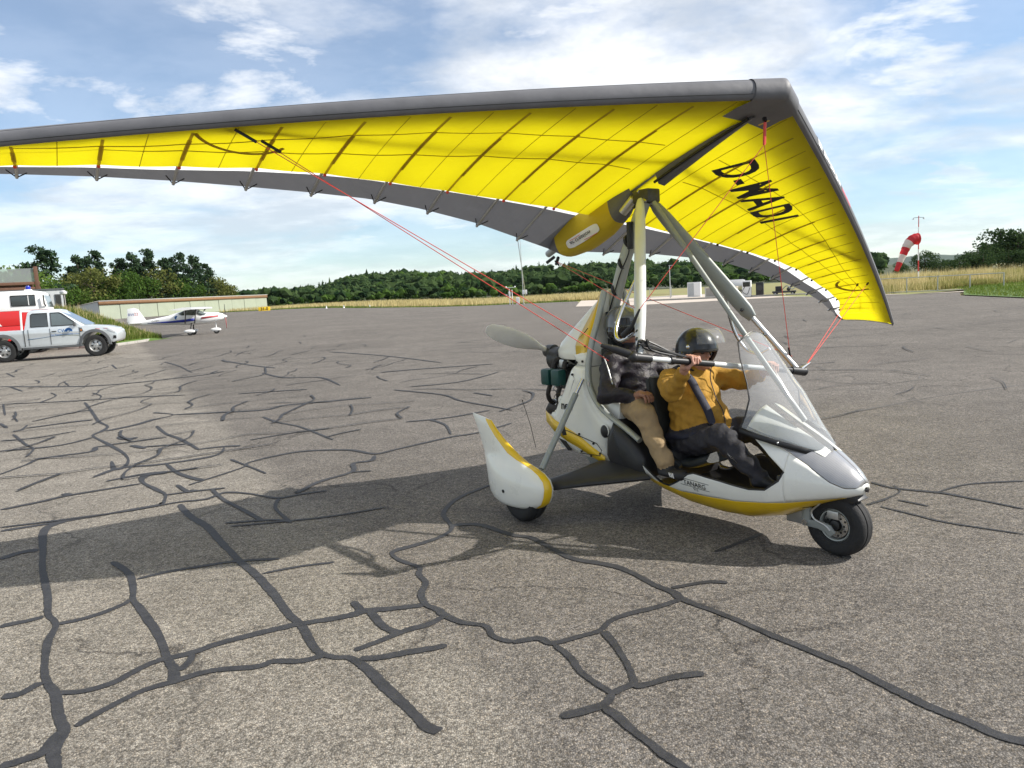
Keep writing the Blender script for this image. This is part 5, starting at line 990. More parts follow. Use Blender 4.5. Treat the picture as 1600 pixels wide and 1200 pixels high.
def tree(name,label,x,y,h,kind,seed,group,m,wid=None,z0=None):
    rs=np.random.RandomState(seed); z=gz(x,y)-.05 if z0 is None else z0; t=thing(name,label,'tree',(x,y,z),0,group); V,F=[],[]; limbs=[]
    if kind=='pine':
        R=wid or h*.25
        for k in range(15):
            f_=k/14; zz=h*(.26+.68*f_); rr=R*(1.05-.62*f_**1.6)*(.75+.4*rs.rand())
            for j in range(3 if f_<.85 else 2):
                a=rs.rand()*6.28; c=(rr*.62*math.cos(a),rr*.62*math.sin(a),zz+rs.normal()*.2); leaf_cards(V,F,c,(rr*.55,rr*.55,h*.05),66,h*.042,rs,.6,.2); limbs.append(c)
        leaf_cards(V,F,(0,0,h*.95),(R*.25,R*.25,h*.06),40,h*.04,rs)
    else:
        R=wid or h*.50
        for k in range(26):
            d=rs.normal(size=3); d/=np.linalg.norm(d); d[2]=d[2]*.9; rr=.60+.25*rs.rand(); c=(R*d[0]*rr,R*d[1]*rr,h*.56+h*.34*d[2]*rr); q=R*(.26+.16*rs.rand()); leaf_cards(V,F,c,(q,q,q*.85),80,h*.045,rs,1,.45)
            if k%3==0: limbs.append(c)
        leaf_cards(V,F,(0,0,h*.52),(R*.6,R*.6,h*.36),120,h*.055,rs)
        leaf_cards(V,F,(0,0,h*.18),(R*.75,R*.75,h*.16),130,h*.05,rs)
    raw('crown',V,F,m,t)
    b=MB(); lean=rs.normal()*.02*h; b.tube([(0,0,-.1),(lean*.3,0,h*.3),(lean,0,h*.6),(lean,0,h*.86)],[h*.022,h*.018,h*.012,h*.004],7)
    for c in limbs[:9]: b.tube([(lean*.5,0,c[2]*.8),(c[0]*.6,c[1]*.6,c[2]*.92),c],[h*.008,h*.006,h*.002],5)
    b.build('trunk','bark',t); return t
PINES=[(-45.6,75,8.7),(-80.9,145,12.3),(-80.5,150,13.4),(-75.4,150,11.8),(-74.0,152,12.8),(-72.7,155,13.5),(-68.9,155,11.7),(-67.4,158,12.4),(-65.1,160,12.1),(-62.5,160,10.2)]
DECID=[(-44.2,68,7.2),(-51.9,82,7.9),(-81.3,140,7.7),(-71.7,132,9.6),(-73.1,140,7.7),(-73.1,145,9.0),(-68.4,142,8.0),(-68.1,148,9.6),(-66.2,150,8.1),(-63.6,152,7.2),(-59.2,150,7.7),(-59.8,158,7.1),(-60.6,165,5.9),(-72.7,128,5.7),(-68.5,128,5.1),(-64.2,150,5.2),(-60.3,150,4.6),(-61.7,165,4.8),(-60.3,100,5.5),(-64.9,110,6.0)]
RIGHT=[(67.9,112,3.1),(70.6,114,3.8),(73.5,116,4.5),(76.4,118,5.2),(77.9,116,4.9),(81.4,118,4.6),(68.9,110,3.0),(72.6,110,3.3),(73.8,108,3.0),(71.7,130,4.0),(71.4,125,2.6),(74.4,128,2.6),(62.2,120,2.4),(65.6,110,2.6)]
def behind(x,d,h):
    q=x/d; dm=98.4/(.2-q)+6 if d>95 else 0; k=max(1,dm/d); return x*k,d*k,(h-.8)*k+.8
pl=['tall dark pine standing alone above the brown-framed terrace','leftmost dark pine behind the grey hut side of the hangar','pointed dark pine next to the leftmost pine behind the hangar','third dark pine from the left behind the hangar','fourth dark pine from the left behind the hangar','tallest dark pine in the middle of the row behind the hangar','dark pine just right of the tallest one behind the hangar','third dark pine from the right end behind the hangar','rounded dark pine second from the right behind the hangar','rightmost and lowest dark pine behind the hangar']
for i,(x,d,h) in enumerate(PINES):
    x,d,h=behind(x,d,h); tree('pine_tree',pl[i],x,d,h,'pine',40+i,'dark pines behind the hangar','leaf_pine',h*.25 if i else 3.0)
ORD=['leftmost','second from the left','third from the left','fourth from the left','fifth from the left','sixth from the left','seventh from the left','eighth from the left','ninth from the left','tenth from the left','eleventh from the left','twelfth from the left','thirteenth from the left','fourteenth from the left','fifteenth from the left','sixteenth from the left','seventeenth from the left','eighteenth from the left','nineteenth from the left','rightmost']
dl=sorted(range(len(DECID)),key=lambda i:DECID[i][0]/DECID[i][1]); rank={i:k for k,i in enumerate(dl)}
for i,(x,d,h) in enumerate(DECID):
    x,d,h=behind(x,d,h) if d>60 and i>1 else (x,d,h); h*=1.1 if i>1 else 1
    m='leaf_olive' if i in (3,7,10,11) else ('leaf_light' if i in (0,1,13,14,15) else 'leaf_green')
    tree('broadleaf_tree','%s leafy tree, %s of those by the hangar'%({'leaf_olive':'olive yellow','leaf_light':'light green','leaf_green':'mid green'}[m],ORD[rank[i]]),x,d,h,'dec',80+i,'leafy trees behind the hangar',m)
ro=sorted(range(len(RIGHT)),key=lambda i:RIGHT[i][0]/RIGHT[i][1]); rk={i:k for k,i in enumerate(ro)}
for i,(x,d,h) in enumerate(RIGHT): tree('hedgerow_tree','dark green hedgerow tree beyond the right meadow, %s of its row'%(ORD[rk[i]] if rk[i]<len(RIGHT)-1 else 'rightmost'),x,d,h*(1.55 if i in (3,4,5) else 1.25),'dec',140+i,'trees beyond the right-hand meadow','leaf_wood',h*.62,z0=.0)
# ------------------------------------------------------------------ woodland on the rising ground, far hill
def ridge(q): return float(np.interp(q,[-.42,-.34,-.24,-.19,-.14,-.07,-.03,.08,.2,.4,.5,.6],[.25,.5,.62,.85,1.0,.80,.95,.9,.85,.8,.5,0]))
def hz(x,d): return 9.0*smoothstep(225,430,d)*ridge(x/max(d,1))*smoothstep(560,440,d)
mat('wood_floor',(.05,.06,.025),.95,var=.3,vscale=.05)
b=MB(); xs=np.linspace(-300,330,64); ys=np.linspace(196,580,33)
b.add([(x,y,hz(x,y)-.05+.9*smoothstep(0,-32,x)) for y in ys for x in xs],[(j*64+i,j*64+i+1,(j+1)*64+i+1,(j+1)*64+i) for j in range(32) for i in range(63)]); struct(b.build('hillside','wood_floor'))
bm=bmesh.new(); bmesh.ops.create_icosphere(bm,subdivisions=1,radius=1); bm.verts.ensure_lookup_table(); IV=np.array([v.co[:] for v in bm.verts]); IF=[tuple(v.index for v in f.verts) for f in bm.faces]; bm.free()
def blob(V,F,c,r,rs):
    o=len(V); P=np.array(c)+IV*np.array(r)*(1+.26*rs.normal(size=(len(IV),1))); V.extend(map(tuple,P.tolist())); F.extend([(a+o,b_+o,c_+o) for a,b_,c_ in IF])
rs=np.random.RandomState(5); V,F=[],[]; V2,F2=[],[]
for k in range(2600):
    front=k<330; d=rs.uniform(206,234) if front else 232+198*rs.rand()**.85; q=rs.uniform(-.40,.495); x=q*d
    if front and rs.rand()<.2: continue
    z=hz(x,d)+.9*smoothstep(0,-32,x)-.3; edge=.7+.3*smoothstep(-.41,-.30,q); h=rs.uniform(4.2,7.6)*edge*(.9+.2*math.sin(x*.06+d*.03)); con=d>385 and rs.rand()<.38
    if front: h=rs.uniform(1.8,4.2)
    tv,tf=(V2,F2) if (front and k%2) or (k%9==0 and not con) else (V,F)
    if con:
        h*=rs.uniform(.9,1.3); nseg=7; o=len(V)
        for j in range(5):
            f_=j/4; rr_=h*.15*(1-f_)+.05; 
            for m_ in range(nseg): a=2*math.pi*(m_+.5*(j%2))/nseg; V.append((x+rr_*math.cos(a)*(1+.3*rs.normal()),d+rr_*math.sin(a),z+h*(.3+.7*f_)))
        for j in range(4):
            for m_ in range(nseg): F.append((o+j*nseg+m_,o+j*nseg+(m_+1)%nseg,o+(j+1)*nseg+(m_+1)%nseg,o+(j+1)*nseg+m_))
        leaf_cards(V,F,(x,d,z+h*.55),(h*.17,h*.17,h*.4),14,h*.10,rs)
    else:
        for j in range(3):
            a=rs.rand()*6.28; r=h*rs.uniform(.22,.34); e=h*.22; blob(tv,tf,(x+e*math.cos(a),d+e*math.sin(a),z+h*rs.uniform(.48,.72)),(r,r,r*.85),rs)
        leaf_cards(tv,tf,(x,d,z+h*.62),(h*.46,h*.46,h*.36),26,h*.09,rs,1,.7)
        leaf_cards(tv,tf,(x,d,z+h*.2),(h*.4,h*.4,h*.2),6,h*.2,rs)
wd=raw('woodland',V,F,'leaf_wood'); wd['kind']='stuff'; wd['label']='dense dark green woodland covering the low ridge'
wd=raw('woodland_edge',V2,F2,'leaf_green'); wd['kind']='stuff'; wd['label']='lighter green bushes along the foot of the woodland'
mat('far_hill',(.03,.055,.03),.95,var=.4,vscale=.006,col2=(.045,.07,.03),detail=10)
b=MB(); nx=90; rows=[]
for j,(yy,hh) in enumerate(((3600,0),(3750,.35),(3900,.72),(4050,.95),(4200,1.0),(4600,.8))):
    rows.append([(x,yy,hh*(42+34*smoothstep(1500,3000,x)+9*math.sin(x*.004)+5*math.sin(x*.011+2)+2.5*math.sin(x*.031)+22*smoothstep(3000,4200,x))*smoothstep(400,1400,x)+rs.normal()*1.2*(hh>0)) for x in np.linspace(400,5200,nx)])
b.loft(rows,closed=False,caps=False); struct(b.build('far_hill','far_hill'))
# ------------------------------------------------------------------ grasses
def blades(name,label,pts,h0,h1,m,wd=.02,seed=1,lean=.35):
    rs=np.random.RandomState(seed); P=np.array(pts); n=len(P); h=h0+(h1-h0)*rs.rand(n); a=rs.rand(n)*6.28; L_=h*lean*rs.rand(n); dx_,dy_=np.cos(a),np.sin(a); w_=wd*(.6+.8*rs.rand(n))
    A_=P+np.stack([-dy_*w_,dx_*w_,0*h],1); B_=P+np.stack([dy_*w_,-dx_*w_,0*h],1); C_=P+np.stack([dx_*L_,dy_*L_,h],1)
    V=np.stack([A_,B_,C_],1).reshape(-1,3); o=raw(name,[tuple(v) for v in V.tolist()],[(3*i,3*i+1,3*i+2) for i in range(n)],m); o['kind']='stuff'; o['label']=label; return o
rs=np.random.RandomState(9); pts=[]
while len(pts)<26000:
    y=98+75*rs.rand()**1.6; x=rs.uniform(-.42*y,.16*y)
    if x<xr(y)+2.5+rs.rand()*2 : continue
    if x<-50+.0*y and y<172: continue
    pts.append((x,y,gz(x,y)-.05))
blades('meadow_grass','dry yellow meadow grass between apron and woodland',pts,.35,.85,'grass_dry',.07,2)
pts=[]
while len(pts)<7000:
    y=rs.uniform(96,135); x=rs.uniform(-.42*y,.12*y); e=x-xr(y)
    if e<.2 or e>4.5 or x<-50: continue
    pts.append((x,y,gz(x,y)-.05))
blades('verge_grass','short green verge along the far apron edge',pts,.12,.3,'grass_green',.06,3)
def hR(x,y): return .03+.45*smoothstep(52,66,y)*smoothstep(22,30,x)*smoothstep(100,70,y)+.25*smoothstep(25,36,x)*smoothstep(30,45,y)
b=MB(); xs=np.linspace(22,100,27); ys=np.linspace(50,118,24); b.add([(x,y,hR(x,y)-.05) for y in ys for x in xs],[(j*27+i,j*27+i+1,(j+1)*27+i+1,(j+1)*27+i) for j in range(23) for i in range(26)]); 
pts=[]
while len(pts)<30000:
    y=52.6+50*rs.rand()**1.5; x=rs.uniform(.42*y+3,.74*y)
    if x<24+.05*(y-52): continue
    pts.append((x,y,hR(x,y)-.05))
struct(b.build('meadow_bank','field_grass'))
pts=np.array(pts); nz=np.sin(pts[:,0]*.9+1.3*np.sin(pts[:,1]*.5))+np.sin(pts[:,1]*.7+pts[:,0]*.31)+rs.normal(size=len(pts))*.5
near=(pts[:,1]<56+1.5*rs.rand(len(pts)))|(pts[:,0]>.64*pts[:,1])
blades('tall_grass','tall pale dry grass behind the metal railing',pts[(nz>-.1)&~near],.25,.8,'grass_dry',.022,4,.55)
blades('green_undergrowth','greener grass and weeds at the foot of the tall dry grass',np.concatenate([pts[(nz<=-.1)&~near],pts[near&(nz<.5)]]),.2,.6,'grass_mixed',.028,14,.7)
blades('grass_seed_heads','pale seed stalks standing above the tall grass',pts[(nz>-.2)][::4],.7,1.15,'grass_dry',.010,15,.35)
pts=[]
while len(pts)<14000:
    y=rs.uniform(33,52); x=rs.uniform(24,40)
    lim=float(np.interp(y,[20,35,43,48,52],[23.7,24.2,25.9,28.9,30.3]))
    if x<lim+rs.rand()*.5: continue
    pts.append((x,y,.02+.25*smoothstep(25,36,x)))
blades('lawn_grass','short green grass at the right edge of the apron',pts,.06,.22,'grass_green',.022,5,.6)
# mound on the left behind the pick-up
def hM(x,y): return float(np.interp(x,[-40,-26.7,-25.2,-23.3,-22.2,-21.2],[2.05,2.05,1.95,1.15,.6,.0]))*smoothstep(40.2,42.2,y)*smoothstep(47.5,44.6,y)
b=MB(); xs=np.linspace(-42,-21.2,34); ys=np.linspace(40.2,48,26); b.add([(x,y,hM(x,y)+.006) for y in ys for x in xs],[(j*34+i,j*34+i+1,(j+1)*34+i+1,(j+1)*34+i) for j in range(25) for i in range(33)]); struct(b.build('grass_mound','lawn'))
pts=[];pt2=[]
while len(pts)+len(pt2)<26000:
    x=-21.5-12*rs.rand()**1.5; y=rs.uniform(40.5,47); (pts if rs.rand()<.80+.12*(x>-23.5) else pt2).append((x,y,hM(x,y)))
blades('mound_weeds','green weeds covering the mound behind the pick-up truck',pts,.10,.42,'grass_green',.03,6,.6); blades('mound_dry_grass','tall dry grass stalks on the mound behind the pick-up truck',pt2,.25,.62,'grass_dry',.014,7,.3)
kb=MB(); kp=[(-26,40.0),(-21.6,40.1),(-21.1,40.6),(-21.15,44),(-22.3,47.6),(-24,50)]
for a,c in zip(kp,kp[1:]):
    d=math.hypot(c[0]-a[0],c[1]-a[1]); n=max(1,int(d/1.0)); an=math.atan2(c[1]-a[1],c[0]-a[0])
    for k in range(n): f_=(k+.5)/n; o=MB().box((a[0]+(c[0]-a[0])*f_,a[1]+(c[1]-a[1])*f_,.06),(d/n*.985,.22,.14),an).build('kerb_stone','kerb_stone',apron,bevel=.02)
# crates of the lawn edge kerb at the fuel point
# ------------------------------------------------------------------ pick-up truck (x forward, y left)
mat('truck_silver',(.62,.66,.68),.32,.35,var=.04,coat=.6); mat('trim_grey',(.10,.105,.11),.6,var=.1); mat('lamp_glass',(.7,.72,.74),.12,coat=1); mat('rust_brown',(.15,.075,.045),.8,var=.2); mat('blue_print',(.02,.12,.35),.5); mat('amber',(.55,.16,.01),.3); mat('tyre_far',(.022,.022,.022),.85,var=.2)
def far_wheel(parent,c,R,w,rim,name='wheel'):
    t=MB().lathe([(rim,-w*.4),(R*.86,-w*.5),(R*.98,-w*.42),(R,-w*.25),(R,w*.25),(R*.98,w*.42),(R*.86,w*.5),(rim,w*.4)],c,'Y',28,caps=False).build(name,'tyre_far',parent,angle=50)
    for s_ in (-1,1): MB().lathe([(rim*1.02,s_*w*.44),(rim*.94,s_*w*.30),(rim*.80,s_*w*.12),(rim*.45,s_*w*.20),(rim*.34,s_*w*.34),(.01,s_*w*.36)],c,'Y',24,caps=False).build('rim','alu',t,angle=35)
    h=MB()
    for k in range(6): a=k*math.pi/3; h.lathe([(rim*.14,-w*.24),(rim*.14,-w*.12)],(c[0]+rim*.63*math.cos(a),c[1],c[2]+rim*.63*math.sin(a)),'Y',10)
    h.build('rim_slots','ink',t); return t
truck=thing('pickup_truck','silver grey double-cab pick-up truck parked in front of the fire engine','pickup',(0,0,0),0); th=R_(17); truck.scale=(1.11,1.11,1.16)
fx,fy=-17.3,31.75; truck.rotation_euler=(0,0,th); truck.location=(fx-1.11*(1.5*math.cos(th)+.74*math.sin(th)),fy-1.11*(1.5*math.sin(th)-.74*math.cos(th)),0)
prof=[(-2.5,.55),(-1.96,.55)]+[(-1.5-.46*math.cos(a),.42+.46*math.sin(a)) for a in np.linspace(.3,math.pi-.3,11)]+[(-1.04,.45),(1.04,.45)]+[(1.5-.46*math.cos(a),.42+.46*math.sin(a)) for a in np.linspace(.3,math.pi-.3,11)]+[(1.96,.50),(2.12,.46),(2.24,.52),(2.28,.70),(2.25,.88),(2.14,.97),(1.85,1.06),(1.22,1.13),(-.78,1.10),(-.80,1.08),(-2.48,1.08)]
body=MB().prism(prof,lambda a,c,d:(a,d,c),-.86,.86).build('body','truck_silver',truck,bevel=.045,angle=40)
cab=MB(); rr2=[]
for z,xa,xb,yy in ((1.09,-.78,1.26,.82),(1.14,-.775,1.18,.815),(1.66,-.66,.42,.69),(1.73,-.60,.33,.65),(1.765,-.50,.22,.56)): rr2.append([(xa,-yy,z),(xa+.06,-yy-.01,z),(xb-.1,-yy-.01,z),(xb,-yy*.93,z),(xb+.03,0,z),(xb,yy*.93,z),(xb-.1,yy+.01,z),(xa+.06,yy+.01,z),(xa,yy,z)])
cabo=MB().loft(rr2).build('cab','truck_silver',truck,angle=35)
def side(x,z,o=.006): return (x,-(.826-(z-1.14)*.24)-o,z)
for nm,P in (('window',[(-.57,1.17),(-.55,1.60),(-.49,1.635),(-.02,1.635),(.0,1.17)]),('window',[(.10,1.17),(.09,1.635),(.38,1.635),(.46,1.60),(.86,1.28),(.93,1.17)])):
    w1=MB().add([side(x,z,.004) for x,z in P],[tuple(range(len(P)))]).build(nm,'car_glass',cabo,smooth=False)
    MB().tube([side(x,z,.006) for x,z in P+[P[0]]],.014,5).build('window_seal','ink',w1)
MB().add([(1.23,-.70,1.16),(1.26,.70,1.16),(.44,.60,1.66),(.42,-.60,1.66)],[(0,1,2,3)]).build('windscreen','car_glass',cabo)
for x in (-.66,.05,1.02): MB().tube([(x+.0,-.868,.52),(x,-.868,1.09)],.007,5).build('door_seam','ink',body)
MB().tube([(-.8,-.868,.50),(-.8,-.868,1.08)],.012,5).build('bed_gap','ink',body)
for x in (.12,): MB().box((x+.06,-.872,.98),(.16,.02,.03)).build('door_handle','ink',body,bevel=.006)
MB().box((.90,-.95,1.19),(.09,.16,.15)).build('mirror','trim_grey',truck,bevel=.03)
for wx in (-1.5,1.5):
    rows=[]
    for a in np.linspace(-.05,math.pi+.05,16): rows.append([(wx-.45*math.cos(a),-.87,.42+.45*math.sin(a)),(wx-.46*math.cos(a),-.905,.42+.46*math.sin(a)),(wx-.55*math.cos(a),-.895,.42+.55*math.sin(a)),(wx-.56*math.cos(a),-.86,.42+.56*math.sin(a))])
    MB().loft(rows,closed=False,caps=False).build('wheel_arch','trim_grey',truck,angle=50)
    for sy in (-.76,.76): far_wheel(truck,(wx,sy,.385),.385,.26,.22)
MB().box((0,0,.46),(2.0,1.5,.16)).build('underbody','ink',truck); MB().box((.1,-.86,.42),(2.0,.06,.05)).build('sill','trim_grey',truck,bevel=.01)
hl=MB().pillow([(1.96,.90),(2.21,.80),(2.23,.88),(2.11,.985),(1.96,1.0)],lambda a,c,d:(a,d,c),[(0,-.80),(0,-.868),(.02,-.876)]).build('headlight','lamp_glass',truck)
MB().pillow([(2.12,.60),(2.23,.60),(2.23,.70),(2.14,.71)],lambda a,c,d:(a,d,c),[(0,-.80),(0,-.872)]).build('fog_lamp','ink',truck)
MB().pillow([(1.02,.90),(1.15,.93),(1.10,1.06),(1.0,1.06)],lambda a,c,d:(a,d,c),[(0,-.80),(0,-.868),(.01,-.874)]).build('side_vent','trim_grey',truck); MB().box((1.08,-.877,.97),(.05,.008,.05)).build('side_repeater','amber',truck)
for x in (1.45,1.72): MB().loft([[(x,-.80,1.075-.03*(x-1.6)),(x+.16,-.80,1.055-.03*(x-1.6))],[(x+.10,-.866,.985),(x+.26,-.866,.965)]],closed=False,caps=False).build('warning_stripe','red_paint',truck,thick=.006)
text_on('CWM',lambda u,v:(.50+u,-.866,.98+v),'blue_print',truck,size=.16); 
MB().pillow([(.66+.13*math.cos(a),.95+.13*math.sin(a)) for a in np.linspace(0,math.pi,9)]+[(.60,.95),(.63,.99),(.69,.99),(.72,.95)],lambda a,c,d:(a,d,c),[(0,-.85),(0,-.867)]).build('door_emblem','blue_print',truck)
text_on('Gas Wasser Fernwärme',lambda u,v:(.42+u,-.866,.86+v),'blue_print',truck,size=.075)
MB().tube([(x,-.862,.80+.05*math.sin(x*2.2)) for x in np.linspace(-.7,1.0,20)],.006,5).build('door_line','blue_print',truck)
MB().tube([(x,-.862,.77+.05*math.sin(x*2.2+.6)) for x in np.linspace(-.7,1.0,20)],.006,5).build('door_line','grass_green',truck)
MB().tube([(-.88,-.78,1.08),(-.86,-.72,1.74),(-.86,.72,1.74),(-.88,.78,1.08)],.035,8).build('bed_hoop','white_paint',truck)
# ------------------------------------------------------------------ fire engine
fe=thing('fire_engine','white and red fire engine with blue beacon behind the pick-up','fire engine',(-22.9,38.0,0),R_(24))
MB().box((-2.4,1.1,.95),(4.9,2.3,.9)).build('lower_body','red_paint',fe,bevel=.05)
MB().box((-2.4,1.1,1.76),(4.9,2.32,.72)).build('red_band','red_paint',fe,bevel=.04)
q=[(-4.85,2.12),(.02,2.12),(-.04,2.5),(-.16,2.92),(-.30,3.04),(-.6,3.09),(-4.85,3.09)]
up_=MB().prism(q,lambda a,c,d:(a,d,c),-.04,2.24).build('cab_upper','white_paint',fe,bevel=.06,angle=40)
for x0,x1 in ((-1.50,-.48),(-3.2,-2.35)):
    w1=MB().prism([(x0,2.36),(x1,2.36),(x1,2.86),(x0,2.86)],lambda a,c,d:(a,d,c),-.05,-.02).build('window','car_glass',up_,bevel=.02); MB().tube([(x0,-.052,2.36),(x1,-.052,2.36),(x1,-.052,2.86),(x0,-.052,2.86),(x0,-.052,2.36)],.02,6).build('window_seal','ink',w1)
    MB().box(((x0+x1)/2+.22,-.056,2.61),(.03,.02,.5)).build('window_bar','white_paint',w1)
MB().add([(.03,.1,2.25),(.03,2.1,2.25),(-.10,2.0,2.85),(-.10,.2,2.85)],[(0,1,2,3)]).build('windscreen','car_glass',up_)
MB().tube([(-.05,-.06,2.3),(-.1,-.14,2.4),(-.1,-.16,2.85)],.03,6).build('mirror_arm','ink',fe)
MB().prism([(-3.9,1.42),(-2.0,1.42),(-2.2,1.72),(-3.6,1.72)],lambda a,c,d:(a,d,c),-.062,-.05).build('white_panel','white_paint',fe)
for x in (-2.2,-3.4): MB().tube([(x,-.055,1.4),(x,-.055,2.1)],.010,5).build('locker_seam','ink',fe)
MB().box((-.75,.2,3.12),(.3,.3,.06)).build('beacon_base','white_paint',fe); mat('beacon_blue',(.01,.02,.35),.2,coat=.6); MB().lathe([(.11,0),(.11,.12),(.09,.17),(.01,.19)],(-.75,.2,3.15),'Z',16).build('beacon','beacon_blue',fe)
for x in (-1.0,-3.9): far_wheel(fe,(x,.2,.5),.5,.3,.28); far_wheel(fe,(x,2.0,.5),.5,.3,.28)
# ------------------------------------------------------------------ buildings on the left
tb=thing('terrace_building','building with brown-framed glazed terrace behind the fire engine','building',(-36.6,60,0),R_(30))
mat('brown_timber',(.13,.065,.04),.7,var=.2,vscale=4); mat('hut_grey',(.40,.42,.43),.6,var=.1); mat('pale_wall',(.45,.43,.40),.85,var=.1,vscale=1)
MB().box((-5,4,1.95),(10,8,3.9)).build('wall','pale_wall',tb)
for z in (4.05,4.45): MB().box((-5,-.1,z),(10.2,.22,.22)).build('beam','brown_timber',tb,bevel=.02)
for x in (-.1,-3.3,-6.6): MB().box((x,-.1,4.85),(.28,.28,1.75)).build('post','brown_timber',tb,bevel=.02)
glassmat('net_glass',(.62,.72,.60),.15,.22)
for x in (-1.7,-4.95): MB().box((x,-.1,5.05),(2.9,.02,1.1)).build('pane','net_glass',tb)
MB().box((-1.7,.6,4.1),(2.6,.5,.5)).build('planter','brown_timber',tb)
hut=thing('container_hut','grey container hut with dark windows beside the mound','hut',(-28.95,50,0),R_(30))
MB().box((-2.2,1.3,1.75),(4.4,2.6,3.5)).build('wall','hut_grey',hut,bevel=.03); MB().box((-2.2,1.3,3.53),(4.5,2.7,.08)).build('roof','trim_grey',hut)
for x in (-.35,-.95): 
    f_=MB().box((x,-.02,2.75),(.34,.06,.9)).build('window','trim_grey',hut); MB().box((x,-.055,2.75),(.26,.02,.8)).build('pane','car_glass',f_)
MB().box((-.65,-.03,2.1),(1.2,.04,.32)).build('green_panel','pocket_green' if 'pocket_green' in MATS else mat('pocket_green',(.20,.30,.20),.7),hut); MB().box((.02,1.3,1.75),(.05,2.5,3.3)).build('end_panel','pale_wall',hut)
lp=thing('street_lamp','lamp post with pale globe in front of the grey hut','street lamp',(-26.95,46.5,0)); MB().tube([(0,0,0),(0,0,3.05)],[.05,.035],8).build('pole','dark_metal',lp); MB().ball((0,0,3.16),(.20,.20,.14)).build('globe','white_paint',lp); MB().lathe([(.22,3.19),(.2,3.24),(.02,3.3)],(0,0,0),'Z',14).build('cap','alu',lp)
# hangar
hg=thing('hangar','long low hangar with pale green doors and brown fascia','hangar',(0,0,0))
a=Vector((-64.3,120)); c=Vector((-53.6,170)); d=(c-a); L_=d.length; d.normalize(); nb=Vector((-d.y,d.x)) # to the left / back
if nb.x>0: nb=-nb
def HP_(s,o,z): q=a+d*s+nb*o; return (q.x,q.y,z+.80+.19*s/L_)
mat('door_green',(.29,.32,.25),.6,var=.06,vscale=.8); mat('fascia_brown',(.22,.12,.06),.75,var=.15,vscale=2); mat('roof_grey',(.35,.34,.32),.8,var=.1)
MB().add([HP_(0,.1,0),HP_(0,8,0),HP_(0,8,1.75),HP_(0,.1,2.95),HP_(L_,.1,0),HP_(L_,8,0),HP_(L_,8,1.75),HP_(L_,.1,2.95)],[(0,1,2,3),(4,5,6,7),(1,2,6,5),(0,3,7,4)]).build('wall','hut_grey',hg)
MB().add([HP_(-.15,-.25,3.08),HP_(L_+.15,-.25,3.08),HP_(L_+.15,8.2,1.85),HP_(-.15,8.2,1.85)],[(0,1,2,3)]).build('roof','roof_grey',hg,thick=.08)
MB().add([HP_(-.1,-.16,2.42),HP_(L_+.1,-.16,2.42),HP_(L_+.1,-.16,3.0),HP_(-.1,-.16,3.0)],[(0,1,2,3)]).build('fascia','fascia_brown',hg,thick=.06)
MB().add([HP_(-.12,-.22,2.98),HP_(L_+.12,-.22,2.98),HP_(L_+.12,-.22,3.07),HP_(-.12,-.22,3.07)],[(0,1,2,3)]).build('roof_edge','white_paint',hg,thick=.04)
nd=11
for k in range(nd):
    s0=L_*k/nd+.05; s1=L_*(k+1)/nd-.05; o=.03*(k%2)
    MB().add([HP_(s0,-.02-o,.06),HP_(s1,-.02-o,.06),HP_(s1,-.02-o,2.44),HP_(s0,-.02-o,2.44)],[(0,1,2,3)]).build('door','door_green',hg,smooth=False,thick=.05)
# ------------------------------------------------------------------ light aircraft (x forward, y left, origin under nose wheel)
ac=thing('light_aircraft','white high-wing light aircraft with blue and red stripes taxiing by the hangar','aircraft',(-19.75,51.3,0),R_(14))
mat('plane_white',(.80,.80,.80),.3,coat=.5); mat('navy_stripe',(.01,.02,.22),.4); mat('pink_stripe',(.60,.12,.13),.4)
st=[(.62,1.12,.05,.05),(.5,1.12,.20,.20),(.2,1.12,.33,.30),(-.3,1.08,.46,.36),(-.75,1.10,.55,.42),(-1.1,1.18,.56,.50),(-1.7,1.20,.54,.52),(-2.2,1.16,.45,.42),(-2.9,1.08,.30,.30),(-3.8,1.02,.19,.21),(-4.8,.98,.10,.13),(-5.2,.97,.05,.09)]
fu=MB().loft([[(x,hy*math.copysign(abs(math.cos(t))**.8,math.cos(t)),z+hz_*math.copysign(abs(math.sin(t))**.8,math.sin(t))) for t in [2*math.pi*j/20 for j in range(20)]] for x,z,hy,hz_ in st]).build('fuselage','plane_white',ac,angle=60)
def fy_(x): return -float(np.interp(-x,[-s[0] for s in st],[s[2] for s in st]))-.012
for nm,P in (('windscreen',[(-.42,1.36),(-.95,1.68),(-1.05,1.40),(-.80,1.28)]),('window',[(-1.12,1.66),(-1.75,1.68),(-1.75,1.35),(-1.15,1.33)]),('window',[(-1.85,1.62),(-2.25,1.48),(-2.0,1.35),(-1.85,1.35)])):
    MB().add([(x,fy_(x)*.97,z) for x,z in P],[tuple(range(len(P)))]).build(nm,'car_glass',fu,smooth=False,thick=.02)
MB().loft([[(x,fy_(x)-.004,z),(x,fy_(x)-.004,z+w_)] for x,z,w_ in ((-1.2,.96,.17),(-1.5,.93,.17),(-2.0,.90,.17),(-2.6,.90,.13),(-3.3,.92,.08),(-4.2,.95,.03))],closed=False,caps=False).build('blue_stripe','navy_stripe',fu,thick=.006)
MB().loft([[(x,fy_(x)-.004,z),(x,fy_(x)-.004,z+w_)] for x,z,w_ in ((.25,1.14,.10),(-.2,1.10,.12),(-.8,1.04,.12))],closed=False,caps=False).build('red_stripe','pink_stripe',fu,thick=.006)
MB().lathe([(.13,-.012),(.13,.012)],(-2.35,-.40,1.22),'Y',16).build('roundel','blue_print',fu)
text_on('D-MFGR',lambda u,v:(-3.62+u,-.225-.0*u,1.08+v),'ink',fu,size=.17)
